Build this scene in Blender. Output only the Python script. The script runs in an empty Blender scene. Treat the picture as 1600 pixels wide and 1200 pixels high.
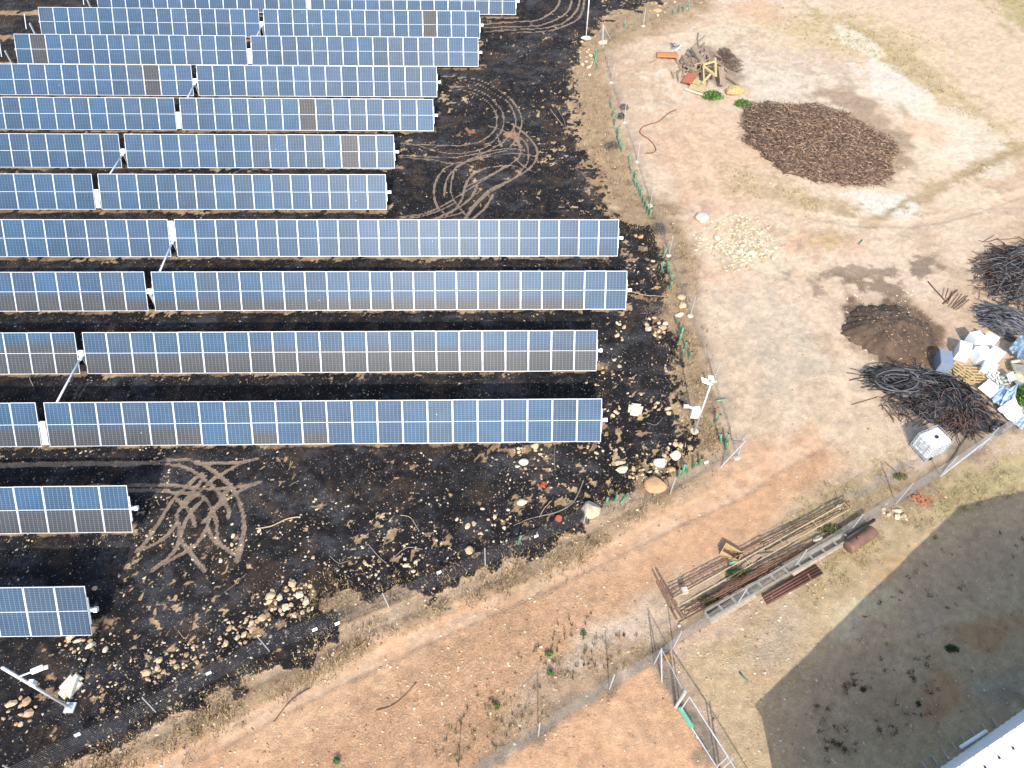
import bpy, math, random
import numpy as np
from mathutils import Vector, Matrix

random.seed(7)
rng = np.random.default_rng(11)
scene = bpy.context.scene

# ---------------------------------------------------------------- camera
FPX = 1101.6
TILT, ROLL = math.radians(39.564), math.radians(0.344)
CAM = np.array([0.0, 0.0, 27.8])
SLX, SLY = -0.014, 0.02                     # gentle fall of the land
_F = np.array([0, math.sin(TILT), -math.cos(TILT)])
_U0 = np.array([0, math.cos(TILT), math.sin(TILT)])
_X = np.array([1.0, 0, 0])
_R = _X * math.cos(ROLL) + _U0 * math.sin(ROLL)
_U = -_X * math.sin(ROLL) + _U0 * math.cos(ROLL)
cd = bpy.data.cameras.new("camera")
cam = bpy.data.objects.new("camera", cd)
scene.collection.objects.link(cam)
cd.sensor_width = 36.0
cd.lens = 36.0 * FPX / 1600.0
cd.clip_start, cd.clip_end = 0.5, 3000
B = -_F
cam.matrix_world = Matrix(((_R[0], _U[0], B[0], CAM[0]), (_R[1], _U[1], B[1], CAM[1]),
                           (_R[2], _U[2], B[2], CAM[2]), (0, 0, 0, 1)))
scene.camera = cam

# ---------------------------------------------------------------- light
SUN_EL = math.radians(37.2)
w = bpy.data.worlds.new("World"); scene.world = w; w.use_nodes = True
wn, wl = w.node_tree.nodes, w.node_tree.links
for n in list(wn): wn.remove(n)
sky = wn.new("ShaderNodeTexSky"); sky.sky_type = 'NISHITA'; sky.sun_disc = False
sky.sun_elevation = SUN_EL; sky.sun_rotation = math.pi; sky.air_density = 1.0; sky.dust_density = 2.0; sky.ozone_density = 0.6
bgn = wn.new("ShaderNodeBackground"); bgn.inputs[1].default_value = 0.15
out = wn.new("ShaderNodeOutputWorld")
wl.new(sky.outputs[0], bgn.inputs[0]); wl.new(bgn.outputs[0], out.inputs[0])
sl = bpy.data.lights.new("sun", 'SUN'); sl.energy = 2.7; sl.angle = math.radians(0.5); sl.color = (1.0, 0.955, 0.90)
so = bpy.data.objects.new("sun", sl); scene.collection.objects.link(so)
so.rotation_euler = (math.radians(90) - SUN_EL, 0, math.radians(-0.3))
so.location = (0, -60, 60)
scene.view_settings.view_transform = 'Standard'
scene.view_settings.look = 'None'
scene.view_settings.exposure = 1.12
scene.view_settings.gamma = 1.0
scene.view_settings.use_curve_mapping = False

# ---------------------------------------------------------------- helpers
def gz(x, y): return SLX * x + SLY * y
def P(u, v, h=0.0):
    """point of the land (h above it) from survey coordinates of the photograph"""
    d = _F + _R * (u - 800) / FPX - _U * (v - 600) / FPX
    k = (h - CAM[2]) / (d[2] - SLX * d[0] - SLY * d[1])
    q = CAM + d * k
    return Vector((float(q[0]), float(q[1]), float(q[2])))
def P2(u, v):
    q = P(u, v); return np.array([q.x, q.y])
def S(r, g, b, k=0.62):
    f = lambda c: (c / 12.92 if c <= 0.04045 else ((c + 0.055) / 1.055) ** 2.4)
    return tuple(f(c / 255.0) * k for c in (r, g, b))

def hash2(ix, iy, seed):
    h = (ix.astype(np.int64) * 374761393 + iy.astype(np.int64) * 668265263 + seed * 974711) & 0xffffffff
    h = ((h ^ (h >> 13)) * 1274126177) & 0xffffffff
    return ((h ^ (h >> 16)) & 0xffff).astype(np.float32) / 65535.0
def vnoise(x, y, seed=0):
    ix, iy = np.floor(x), np.floor(y)
    fx, fy = (x - ix).astype(np.float32), (y - iy).astype(np.float32)
    fx = fx * fx * (3 - 2 * fx); fy = fy * fy * (3 - 2 * fy)
    ix, iy = ix.astype(np.int64), iy.astype(np.int64)
    a, b = hash2(ix, iy, seed), hash2(ix + 1, iy, seed)
    c, d = hash2(ix, iy + 1, seed), hash2(ix + 1, iy + 1, seed)
    return (a + (b - a) * fx) * (1 - fy) + (c + (d - c) * fx) * fy
def fbm(x, y, scale, octs=4, seed=0, gain=0.5):
    s = 0; amp = 1; tot = 0
    for o in range(octs):
        s = s + amp * vnoise(x * scale + 17.3 * o, y * scale - 9.1 * o, seed + o * 7)
        tot += amp; amp *= gain; scale *= 2.03
    return s / tot          # 0..1, mean .5
def sstep(a, b, x):
    t = np.clip((x - a) / (b - a), 0, 1); return t * t * (3 - 2 * t)

# ---- materials
MATS = {}
def newmat(name):
    m = bpy.data.materials.new(name); m.use_nodes = True
    nt = m.node_tree; b = nt.nodes["Principled BSDF"]
    return m, nt, b
def mat(name, col, rough=0.8, metal=0.0, var=0.25, scale=6.0, bump=0.0, bscale=30.0, col2=None, rnd=0.0):
    if name in MATS: return MATS[name]
    m, nt, b = newmat(name); N, L = nt.nodes, nt.links
    tc = N.new("ShaderNodeTexCoord"); nz = N.new("ShaderNodeTexNoise")
    nz.inputs["Scale"].default_value = scale; nz.inputs["Detail"].default_value = 6
    nz.inputs["Roughness"].default_value = 0.65
    L.new(tc.outputs["Object"], nz.inputs["Vector"])
    rp = N.new("ShaderNodeValToRGB")
    c2 = col2 or tuple(c * (1 - var) for c in col)
    c1 = col if col2 else tuple(min(1, c * (1 + var * 0.6)) for c in col)
    rp.color_ramp.elements[0].position = 0.36; rp.color_ramp.elements[1].position = 0.64
    rp.color_ramp.elements[0].color = (*c2, 1); rp.color_ramp.elements[1].color = (*c1, 1)
    L.new(nz.outputs["Fac"], rp.inputs[0])
    last = rp.outputs[0]
    if rnd:
        oi = N.new("ShaderNodeObjectInfo"); mr = N.new("ShaderNodeMapRange")
        mr.inputs[3].default_value = 1 - rnd; mr.inputs[4].default_value = 1 + rnd
        L.new(oi.outputs["Random"], mr.inputs[0])
        vm = N.new("ShaderNodeVectorMath"); vm.operation = 'SCALE'
        L.new(last, vm.inputs[0]); L.new(mr.outputs[0], vm.inputs["Scale"]); last = vm.outputs[0]
    L.new(last, b.inputs["Base Color"])
    b.inputs["Roughness"].default_value = rough; b.inputs["Metallic"].default_value = metal
    if bump:
        n2 = N.new("ShaderNodeTexNoise"); n2.inputs["Scale"].default_value = bscale; n2.inputs["Detail"].default_value = 5
        L.new(tc.outputs["Object"], n2.inputs["Vector"])
        bp = N.new("ShaderNodeBump"); bp.inputs["Strength"].default_value = bump; bp.inputs["Distance"].default_value = 0.02
        L.new(n2.outputs["Fac"], bp.inputs["Height"]); L.new(bp.outputs[0], b.inputs["Normal"])
    MATS[name] = m
    return m

class MB:
    """collects pieces into one mesh"""
    def __init__(s): s.v = []; s.f = []; s.m = []
    def add(s, vs, fs, mi=0):
        o = len(s.v); s.v += [tuple(v) for v in vs]
        s.f += [tuple(i + o for i in f) for f in fs]; s.m += [mi] * len(fs)
    def box(s, c, size, rot=None, mi=0, taper=1.0):
        hx, hy, hz = size[0] / 2, size[1] / 2, size[2] / 2
        vs = [Vector((x * hx * (taper if z > 0 else 1), y * hy * (taper if z > 0 else 1), z * hz)) for z in (-1, 1) for x, y in ((-1, -1), (1, -1), (1, 1), (-1, 1))]
        if rot is not None: vs = [rot @ v for v in vs]
        c = Vector(c); s.add([v + c for v in vs], [(3, 2, 1, 0), (4, 5, 6, 7), (0, 1, 5, 4), (1, 2, 6, 5), (2, 3, 7, 6), (3, 0, 4, 7)], mi)
    def beam(s, a, b, wd, ht=None, mi=0, up=Vector((0, 0, 1))):
        a, b = Vector(a), Vector(b); ht = ht or wd
        d = (b - a); L = d.length
        if L < 1e-6: return
        d /= L
        if abs(d.dot(up)) > 0.99: up = Vector((0, 1, 0))
        sx = d.cross(up).normalized(); uz = sx.cross(d)
        vs = []
        for p in (a, b):
            for i, j in ((-1, -1), (1, -1), (1, 1), (-1, 1)): vs.append(p + sx * i * wd / 2 + uz * j * ht / 2)
        s.add(vs, [(0, 1, 2, 3), (7, 6, 5, 4), (0, 4, 5, 1), (1, 5, 6, 2), (2, 6, 7, 3), (3, 7, 4, 0)], mi)
    def tube(s, pts, r, n=6, mi=0, r2=None, cap=True):
        pts = [Vector(p) for p in pts]; K = len(pts); vs = []; fs = []
        r2 = r if r2 is None else r2
        for i, p in enumerate(pts):
            d = (pts[min(i + 1, K - 1)] - pts[max(i - 1, 0)])
            if d.length < 1e-9: d = Vector((0, 0, 1))
            d.normalize()
            ref = Vector((0, 0, 1)) if abs(d.z) < 0.9 else Vector((1, 0, 0))
            a = d.cross(ref).normalized(); b = a.cross(d)
            rr = r + (r2 - r) * i / max(1, K - 1)
            for k in range(n):
                t = 2 * math.pi * k / n; vs.append(p + a * math.cos(t) * rr + b * math.sin(t) * rr)
        for i in range(K - 1):
            for k in range(n):
                k2 = (k + 1) % n; fs.append((i * n + k, i * n + k2, (i + 1) * n + k2, (i + 1) * n + k))
        if cap: fs += [tuple(range(n - 1, -1, -1)), tuple((K - 1) * n + k for k in range(n))]
        s.add(vs, fs, mi)
    def mesh(s, name, mats, smooth=False):
        me = bpy.data.meshes.new(name); me.from_pydata(s.v, [], s.f)
        for m in (mats if isinstance(mats, (list, tuple)) else [mats]): me.materials.append(m)
        me.polygons.foreach_set("material_index", s.m)
        if smooth: me.polygons.foreach_set("use_smooth", [True] * len(s.f))
        me.update(); return me
COL = scene.collection
def link(name, me, parent=None, loc=(0, 0, 0), kind=None):
    o = bpy.data.objects.new(name, me); COL.objects.link(o); o.location = loc
    if parent: o.parent = parent
    if kind: o["kind"] = kind
    return o
def tag(o, label, cat, group=None):
    o["label"] = label; o["category"] = cat
    if group: o["group"] = group
    return o
def empty(name, loc, label, cat, group=None):
    o = bpy.data.objects.new(name, None); COL.objects.link(o); o.location = loc
    o.empty_display_size = 0.2
    return tag(o, label, cat, group)
def recentre(mb, base):
    base = Vector(base); mb.v = [tuple(Vector(v) - base) for v in mb.v]; return mb
def thing1(name, mb, m, base, label, cat, group=None, smooth=False):
    """one-mesh thing whose origin stands at base"""
    recentre(mb, base); return tag(link(name, mb.mesh(name, m, smooth), None, base), label, cat, group)
def part(name, mb, m, root, smooth=False, kind=None):
    recentre(mb, root.location); return link(name, mb.mesh(name, m, smooth), root, kind=kind)
def np_mesh(name, V, F, mats, mi=None, smooth=False):
    me = bpy.data.meshes.new(name); nv, nf, k = len(V), len(F), F.shape[1]
    me.vertices.add(nv); me.vertices.foreach_set("co", V.astype(np.float32).ravel())
    me.loops.add(nf * k); me.loops.foreach_set("vertex_index", F.astype(np.int32).ravel())
    me.polygons.add(nf); me.polygons.foreach_set("loop_start", np.arange(0, nf * k, k, dtype=np.int32))
    for m in mats: me.materials.append(m)
    if mi is not None: me.polygons.foreach_set("material_index", mi.astype(np.int32))
    me.polygons.foreach_set("use_smooth", np.full(nf, smooth))
    me.update(calc_edges=True); return me

# ================================================================ GROUND
def axis(segs):
    a = [segs[0][0]]
    for lo, hi, st in segs:
        n = max(1, int(round((hi - lo) / st))); a += list(lo + (hi - lo) * (np.arange(1, n + 1) / n))
    return np.array(a)
def grow(a, b, n):  # widening steps from a to b
    t = np.linspace(0, 1, n + 1)[1:] ** 2.2; return a + (b - a) * t
xs = axis([(-45, -24, .16), (-24, 5, .085), (5, 24, .12), (24, 50, .2)])
xs = np.concatenate([grow(-45, -500, 18)[::-1], xs, grow(50, 500, 18)])
ys = axis([(3, 20, .095), (20, 46, .11), (46, 75, .2)])
ys = np.concatenate([grow(3, -400, 24)[::-1], ys, grow(75, 700, 22)])
GX, GY = np.meshgrid(xs, ys); gx, gy = GX.ravel(), GY.ravel()

def px_of(x, y):
    """survey (photograph) coordinates of land points; far values where it is behind"""
    z = SLX * x + SLY * y - CAM[2]
    d = x * _F[0] + y * _F[1] + z * _F[2]
    ok = d > 4
    d = np.where(ok, d, 1)
    u = 800 + FPX * (x * _R[0] + y * _R[1] + z * _R[2]) / d
    v = 600 - FPX * (x * _U[0] + y * _U[1] + z * _U[2]) / d
    return np.where(ok, u, 0), np.where(ok, v, 9999)
n1 = fbm(gx, gy, .35, 5, 1); n2 = fbm(gx, gy, .9, 5, 31); n3 = fbm(gx, gy, 2.6, 4, 61); n4 = fbm(gx, gy, .08, 4, 91)
n5 = fbm(gx, gy, 1.7, 5, 131, .62); n6 = fbm(gx + 40, gy, 5.5, 2, 151)
wx = gx + (n2 - .5) * 1.3 + (n3 - .5) * .5; wy = gy + (fbm(gx, gy, .9, 5, 77) - .5) * 1.3 + (n3 - .5) * .4
U, V = px_of(wx, wy)
U0g, V0g = px_of(gx, gy)

def sdpoly(poly, u, v, pad=400):
    """signed distance in survey units, + inside"""
    p = np.array(poly, float); res = np.full(u.shape, -9999.0, np.float32)
    m = (u > p[:, 0].min() - pad) & (u < p[:, 0].max() + pad) & (v > p[:, 1].min() - pad) & (v < p[:, 1].max() + pad)
    x, y = u[m], v[m]; d2 = np.full(x.shape, 1e12); ins = np.zeros(x.shape, bool)
    for i in range(len(p)):
        a, b = p[i], p[(i + 1) % len(p)]; e = b - a
        t = np.clip(((x - a[0]) * e[0] + (y - a[1]) * e[1]) / (e @ e + 1e-9), 0, 1)
        d2 = np.minimum(d2, (x - a[0] - t * e[0]) ** 2 + (y - a[1] - t * e[1]) ** 2)
        c = ((a[1] <= y) != (b[1] <= y))
        with np.errstate(divide='ignore', invalid='ignore'):
            xi = a[0] + (y - a[1]) * e[0] / (e[1] if e[1] else 1e-9)
        ins ^= c & (x < xi)
    res[m] = np.where(ins, 1, -1) * np.sqrt(d2); return res
def ell(u0, v0, ru, rv, rot=0, u=None, v=None):
    u = U if u is None else u; v = V if v is None else v
    c, s = math.cos(math.radians(rot)), math.sin(math.radians(rot))
    a = ((u - u0) * c + (v - v0) * s) / ru; b = (-(u - u0) * s + (v - v0) * c) / rv
    return 1 - np.sqrt(a * a + b * b)          # + inside, 1 at the centre

tint = np.empty((len(gx), 3), np.float32); tint[:] = S(218, 190, 160)
def paint(col, m):
    global tint
    tint += (np.array(col, np.float32) - tint) * np.clip(m, 0, 1)[:, None]
def blob(u0, v0, ru, rv, rot, col, a=1.0, soft=.35, noise=.5, nz=None):
    nz = n2 if nz is None else nz
    paint(col, a * sstep(0, soft, ell(u0, v0, ru, rv, rot) + (nz - .5) * noise * 2))
# broad variation of the dry earth
paint(S(228, 204, 176), sstep(.45, .65, n4)); paint(S(208, 178, 146), sstep(.52, .72, n1) * .6)
# pale upper right yard
blob(1330, 190, 330, 190, 12, S(229, 206, 176), .8, .5, .5)
blob(1560, 90, 330, 110, 28, S(226, 200, 170), .9, .4, .4)
blob(1330, 60, 170, 45, 10, S(212, 190, 146), .7, .5, .9, n5)
blob(1440, 120, 190, 26, 32, S(202, 180, 138), .8, .4, 1.2, n5)
blob(1590, 12, 60, 40, 30, S(184, 172, 118), .7, .5, .8)
blob(1240, 130, 150, 60, 5, S(212, 188, 166), .8, .4, .9)
blob(1180, 150, 170, 70, 8, S(236, 222, 198), .6, .4, 1.3, n5)
blob(1340, 66, 58, 16, 30, S(236, 226, 200), .8, .3, .5)
blob(1400, 140, 80, 34, 28, S(236, 224, 206), .85, .3, .6)
blob(1480, 215, 120, 50, 28, S(234, 218, 192), .8, .4, .7)
blob(1385, 320, 62, 24, 8, S(236, 226, 208), .95, .25, .4)
blob(1440, 205, 55, 22, 10, S(224, 190, 156), .7, .3, .5)
blob(1185, 22, 52, 26, 5, S(224, 188, 154), .8, .4, .5)
blob(1100, 60, 80, 20, -12, S(232, 216, 186), .7, .4, .8)
# brown halo of the root heap
blob(1345, 195, 95, 60, 35, S(172, 150, 124), .85, .5, .8); blob(1385, 250, 60, 50, 40, S(170, 148, 122), .8, .5, .8)
blob(1120, 105, 60, 34, 35, S(150, 130, 112), .8, .5, .6)
# track ridges
for a, b, wd in (((1350, 350), (1600, 225), 16), ((1140, 290), (1330, 330), 14)):
    d = sdpoly([a, b, (b[0], b[1] + 1), (a[0], a[1] + 1)], U, V, 60)
    paint(S(176, 154, 112), sstep(-wd, 0, d + (n5 - .5) * 26) * .75)
# red earth and worn pale tracks of the middle yard
blob(1120, 235, 120, 120, 60, S(222, 184, 150), .6, .5, .5)
blob(1230, 375, 190, 30, 6, S(216, 178, 146), .7, .6, .7)
blob(1095, 330, 30, 40, 10, S(220, 182, 152), .6, .4, .5)
blob(1120, 430, 60, 24, 10, S(220, 182, 150), .6, .5, .6)
blob(1210, 300, 120, 34, 22, S(216, 190, 154), .6, .5, .8, n5)
blob(1290, 378, 26, 18, 0, S(210, 182, 130), .6, .5, .8, n5)
blob(1180, 385, 95, 46, 20, S(230, 214, 182), .85, .5, 1.1, n5)
blob(1150, 620, 90, 210, -28, S(214, 190, 158), .7, .6, .4)
blob(1230, 560, 75, 150, -35, S(204, 188, 164), .8, .7, .6)
blob(1310, 640, 120, 60, 30, S(220, 194, 160), .6, .6, .5)
blob(1245, 520, 22, 110, -40, S(224, 206, 178), .5, .6, .5)
blob(1225, 690, 30, 25, 0, S(232, 216, 192), .8, .6, .8, n5)
blob(1370, 700, 70, 44, 0, S(226, 202, 166), .8, .5, .5)
# dark damp soil round the brown mound
blob(1395, 520, 88, 62, 20, S(118, 94, 74), .9, .3, .5)
blob(1340, 425, 90, 14, -5, S(150, 130, 110), .8, .5, 1.1, n5)
blob(1445, 418, 32, 22, 20, S(140, 124, 106), .8, .4, .9, n5)
blob(1370, 445, 60, 16, 8, S(140, 120, 98), .85, .4, .9, n5)
blob(1270, 450, 60, 10, 38, S(150, 130, 114), .7, .5, .8)
# dirt road, lower left to the middle
road = [(-200, 1420), (60, 1240), (160, 1190), (340, 1120), (480, 1060), (560, 990), (650, 960), (760, 920), (860, 880), (930, 830), (1010, 800), (1090, 770), (1180, 690), (1260, 660), (1330, 720), (1260, 790), (1180, 860), (1060, 900), (980, 960), (900, 1010), (820, 1090), (760, 1200), (700, 1400)]
paint(S(219, 174, 134), sstep(-18, 30, sdpoly(road, U, V)) * .95)
blob(520, 1100, 260, 60, -30, S(226, 188, 150), .5, .6, .5); blob(960, 880, 160, 30, -28, S(222, 182, 146), .6, .6, .5)
blob(700, 1030, 240, 22, -29, S(208, 166, 126), .5, .6, .6)
blob(1210, 700, 90, 40, -25, S(224, 186, 154), .5, .7, .5)
blob(900, 1090, 220, 60, -32, S(196, 160, 122), .7, .5, .7, n5)
blob(1330, 790, 150, 60, -30, S(196, 172, 128), .75, .6, .9, n5)
# raised orange plot behind the chain-link fence
paint(S(228, 182, 142), sstep(-3, 3, sdpoly([(600, 1290), (800, 1180), (845, 1152), (955, 1080), (1022, 1042), (1058, 1105), (1120, 1200), (1190, 1330), (900, 1600), (560, 1500)], U0g, V0g)) * .97)
blob(1000, 1130, 90, 60, 10, S(216, 178, 142), .5, .6, .6)
# lower right lot
lot = [(1070, 1040), (1180, 960), (1330, 860), (1420, 790), (1500, 745), (1700, 640), (2400, 900), (2400, 1900), (1250, 1700), (1110, 1130)]
paint(S(214, 186, 146), sstep(-12, 20, sdpoly(lot, U, V)) * .9)
blob(1420, 810, 190, 42, -36, S(206, 184, 142), .8, .6, .9); blob(1300, 905, 120, 34, -34, S(206, 182, 138), .8, .5, .9, n5)
blob(1560, 745, 120, 40, -25, S(206, 188, 136), .8, .5, .8, n5)
blob(1340, 960, 90, 34, -28, S(228, 208, 168), .9, .6, .5)
blob(1390, 890, 50, 16, -25, S(220, 180, 130), .6, .6, .8); blob(1180, 1040, 50, 30, 30, S(214, 180, 132), .5, .6, .9, n5)
blob(1200, 1010, 90, 40, -35, S(216, 194, 166), .7, .6, .6)
blob(1430, 710, 170, 8, -32, S(176, 170, 160), .7, .6, .6)
blob(1440, 780, 22, 10, -10, S(214, 134, 104), .8, .4, .8); blob(1462, 772, 18, 6, -10, S(216, 150, 122), .5, .4, .7)
# under the building's shade: warm, grey and rusty patches of the soil itself
blob(1350, 1080, 170, 110, -30, S(206, 176, 142), .8, .6, .5)
blob(1400, 1120, 130, 60, -20, S(200, 166, 126), .5, .6, .9, n5)
blob(1530, 1000, 150, 34, -6, S(206, 160, 114), .75, .7, .8); blob(1470, 1080, 60, 40, -25, S(202, 156, 112), .7, .7, .8)
blob(1440, 960, 40, 50, 30, S(204, 178, 150), .6, .6, .5)
blob(1560, 1070, 60, 36, -10, S(190, 176, 152), .6, .6, .9, n5); blob(1590, 1100, 40, 26, 0, S(160, 138, 126), .5, .6, .6)
blob(1520, 880, 120, 60, -20, S(204, 176, 144), .8, .6, .6)
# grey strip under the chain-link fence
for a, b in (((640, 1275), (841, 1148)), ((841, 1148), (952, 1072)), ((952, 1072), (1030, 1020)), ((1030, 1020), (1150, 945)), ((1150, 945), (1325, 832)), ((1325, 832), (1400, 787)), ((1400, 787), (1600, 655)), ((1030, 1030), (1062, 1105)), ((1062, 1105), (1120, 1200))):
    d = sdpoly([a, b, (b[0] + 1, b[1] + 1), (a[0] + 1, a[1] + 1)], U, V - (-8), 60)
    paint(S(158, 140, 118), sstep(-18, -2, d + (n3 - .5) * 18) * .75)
# dry grass verge along the burnt field
burn_poly = [(-6000, -900), (300, -260), (1090, -160), (1075, -20), (1000, 12), (950, 30), (925, 50), (905, 78), (895, 118), (918, 160), (915, 210), (945, 262), (958, 315), (985, 345), (1018, 352), (1040, 395), (1048, 440), (1036, 480), (1052, 530), (1068, 590), (1078, 650), (1094, 688), (1070, 712), (1020, 742), (985, 772), (930, 800), (895, 842), (840, 868), (770, 892), (690, 918), (640, 932), (590, 926), (520, 915), (505, 945), (540, 985), (480, 1030), (400, 1062), (330, 1096), (250, 1130), (160, 1172), (60, 1225), (-200, 1380), (-3000, 3000)]
sdb = sdpoly(burn_poly, U, V, 1e5); sdb0 = sdb
verge = sstep(-62, -22, sdb + (n2 - .5) * 50) * (1 - sstep(1150, 1200, U)) * (V < 1400) * (1 - sstep(4, 34, sdb + (n3 - .5) * 60))
n9 = fbm(gx, gy, 5.0, 3, 191, .75)
paint(S(178, 150, 116), verge * .8); paint(S(118, 94, 74), verge * sstep(.52, .62, n5 * .5 + n9 * .5) * .8); paint(S(214, 186, 142), verge * sstep(.55, .64, n9) * .6)
# --- the burnt field
ns = (n2 - .5) * 46 + (n3 - .5) * 22 + (n5 - .5) * 30
burn = sstep(-6, 8, sdb + ns)
n7 = fbm(gx, gy, 2.9, 4, 171, .62); n8 = fbm(gx, gy, 4.5, 3, 181, .7)
inb0 = sstep(-4, 10, sdb + ns)
gapn = sstep(.635, .675, n7 * .62 + n8 * .38 + (n1 - .5) * .28)     # scattered gaps everywhere
def more(u0, v0, ru, rv, rot, thr, a=1.0):
    """thins the soot around a place"""
    global burn
    e = sstep(0, .6, ell(u0, v0, ru, rv, rot)); t = thr + .085
    burn = burn * (1 - a * e * sstep(t, t + .05, n7 * .45 + n8 * .3 + n5 * .25) * .92)
burn *= 1 - gapn * .8
more(935, 230, 55, 170, -14, .36); more(925, 190, 45, 70, -20, .34); more(1000, 420, 40, 80, -10, .44, .8); more(1060, 620, 26, 80, -8, .36); more(1040, 500, 30, 60, 0, .42); more(770, 60, 200, 30, 0, .55)
more(580, 775, 260, 60, 5, .53, .8); more(650, 860, 190, 55, -6, .48); more(820, 700, 180, 22, -2, .42, .9)
more(960, 560, 80, 60, 0, .52, .9); more(960, 690, 60, 40, 10, .45); more(850, 790, 110, 50, -20, .44, .9)
more(330, 850, 120, 60, 10, .5, .8); more(330, 1000, 200, 70, -20, .46, .9); more(120, 1100, 130, 80, 0, .48, .9)
more(480, 940, 70, 40, 0, .42); more(870, 260, 60, 60, 0, .58, .5); more(1010, 700, 90, 60, 0, .47)
more(940, 300, 30, 60, 0, .46, .8); more(150, 15, 160, 16, 0, .4); more(60, 90, 120, 40, 0, .5, .8)
# bare earth under the lower edge of each row of panels
YAW = math.radians(1.5816); ALPHA = math.radians(52.72); PL = 2.08; PITCH = 1.15
ROWS = {  # right-hand end of the tube: x, y, z(mid of the table), tables on this side, total on the far side
 'A': (None, None, None, 15, 15), 'B': (-2.76, 58.52, -25.4, 15, 15), 'C': (-2.73, 54.11, -25.51, 15, 15), 'D': (-5.6, 49.68, -25.61, 15, 15),
 'E': (-5.53, 45.31, -25.74, 15, 12), 'F': (-7.76, 40.92, -25.82, 15, 9), 'G': (-7.75, 36.45, -25.78, 15, 8),
 'H': (6.11, 32.55, -26.06, 22, 11), 'I': (6.18, 28.27, -26.18, 22, 9), 'J': (4.26, 23.86, -26.21, 22, 6),
 'K': (4.17, 19.57, -26.29, 22, 4), 'L': (-15.83, 14.57, -25.94, 8, 0), 'M': (-16.02, 10.33, -26.19, 6, 0)}
def proj(q):
    q = np.array(q, float) - CAM; d = q @ _F
    return 800 + FPX * (q @ _R) / d, 600 - FPX * (q @ _U) / d
rowd = np.array([math.cos(YAW), math.sin(YAW), -.014]); rowd /= np.linalg.norm(rowd)
hdir = np.array([-math.sin(YAW), math.cos(YAW), 0])
nrm = np.cross(rowd, hdir * math.cos(ALPHA) + np.array([0, 0, math.sin(ALPHA)])); nrm /= np.linalg.norm(nrm)
upd = np.cross(nrm, rowd)
best = None          # the farthest row is only half seen: solve its place from its lower right corner
for y in np.arange(61.5, 64.5, .02):
    for x in np.arange(-1.5, 1.5, .05):
        q = np.array([x, y, 27.8 - 25.32]) - upd * PL / 2; u, v = proj(q); e = (u - 806) ** 2 + (v - 23) ** 2
        if best is None or e < best[0]: best = (e, x, y)
ROWS['A'] = (best[1], best[2], -25.32, 15, 15)
for k, (rx, ry, rz, na, nb) in ROWS.items():
    L = (na + nb + 12) * PITCH
    t = (gx - rx) * math.cos(YAW) + (gy - ry) * math.sin(YAW)
    s = -(gx - rx) * math.sin(YAW) + (gy - ry) * math.cos(YAW)
    s = s + (n2 - .5) * .55 + (n3 - .5) * .25
    m = sstep(-.62, -.35, s) * (1 - sstep(.05, .6, s)) * sstep(-L - 1, -L, t) * (1 - sstep(-.2, .5, t + (n2 - .5) * 2))
    burn = burn * (1 - m * sstep(.32, .50, n5 * .5 + n7 * .5) * .95)
    m2 = sstep(-2.6, -.8, s) * (1 - sstep(-.8, -.4, s)) * sstep(-L - 1, -L, t) * (1 - sstep(-.2, .5, t))
    burn = burn * (1 - m2 * sstep(.60, .68, n7) * .5)
for k, (rx, ry, rz, na, nb) in ROWS.items():      # painted shade: soot gaps closed to blacken the shadow bands behind the rows
    L = (na + nb + 12) * PITCH
    t = (gx - rx) * math.cos(YAW) + (gy - ry) * math.sin(YAW); s = -(gx - rx) * math.sin(YAW) + (gy - ry) * math.cos(YAW)
    m3 = sstep(.5, 1.0, s) * (1 - sstep(3.2, 3.8, s)) * sstep(-L - 1, -L, t) * (1 - sstep(-.6, .2, t)) * inb0
    burn = burn + (1 - burn) * m3 * .85
soil = np.empty_like(tint); soil[:] = S(186, 154, 118)
t1 = sstep(.4, .65, n1)[:, None]; soil += (np.array(S(212, 182, 142)) - soil) * t1
t1 = sstep(.5, .7, n3)[:, None]; soil += (np.array(S(128, 104, 82)) - soil) * t1 * .6
inb = sstep(-4, 10, sdb + ns); paint((0, 0, 0), inb); tint += soil * inb[:, None]
# soot: charcoal black with ash-grey wisps
soot = np.empty_like(tint); soot[:] = S(44, 42, 44)
a1 = sstep(.50, .72, fbm(gx, gy * 1.6, .6, 5, 201, .6)); soot += (np.array(S(88, 89, 92)) - soot) * a1[:, None] * .75
a2 = sstep(.55, .7, fbm(gx, gy, 3.1, 3, 221, .6)); soot += (np.array(S(92, 90, 92)) - soot) * a2[:, None] * .35
a3 = sstep(.5, .7, fbm(gx, gy, 1.3, 4, 241, .6)); soot += (np.array(S(30, 29, 32)) - soot) * a3[:, None] * .7
a4 = sstep(.54, .68, fbm(gx, gy, .8, 5, 261, .65)); soot += (np.array(S(96, 80, 66)) - soot) * a4[:, None] * .5
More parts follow.
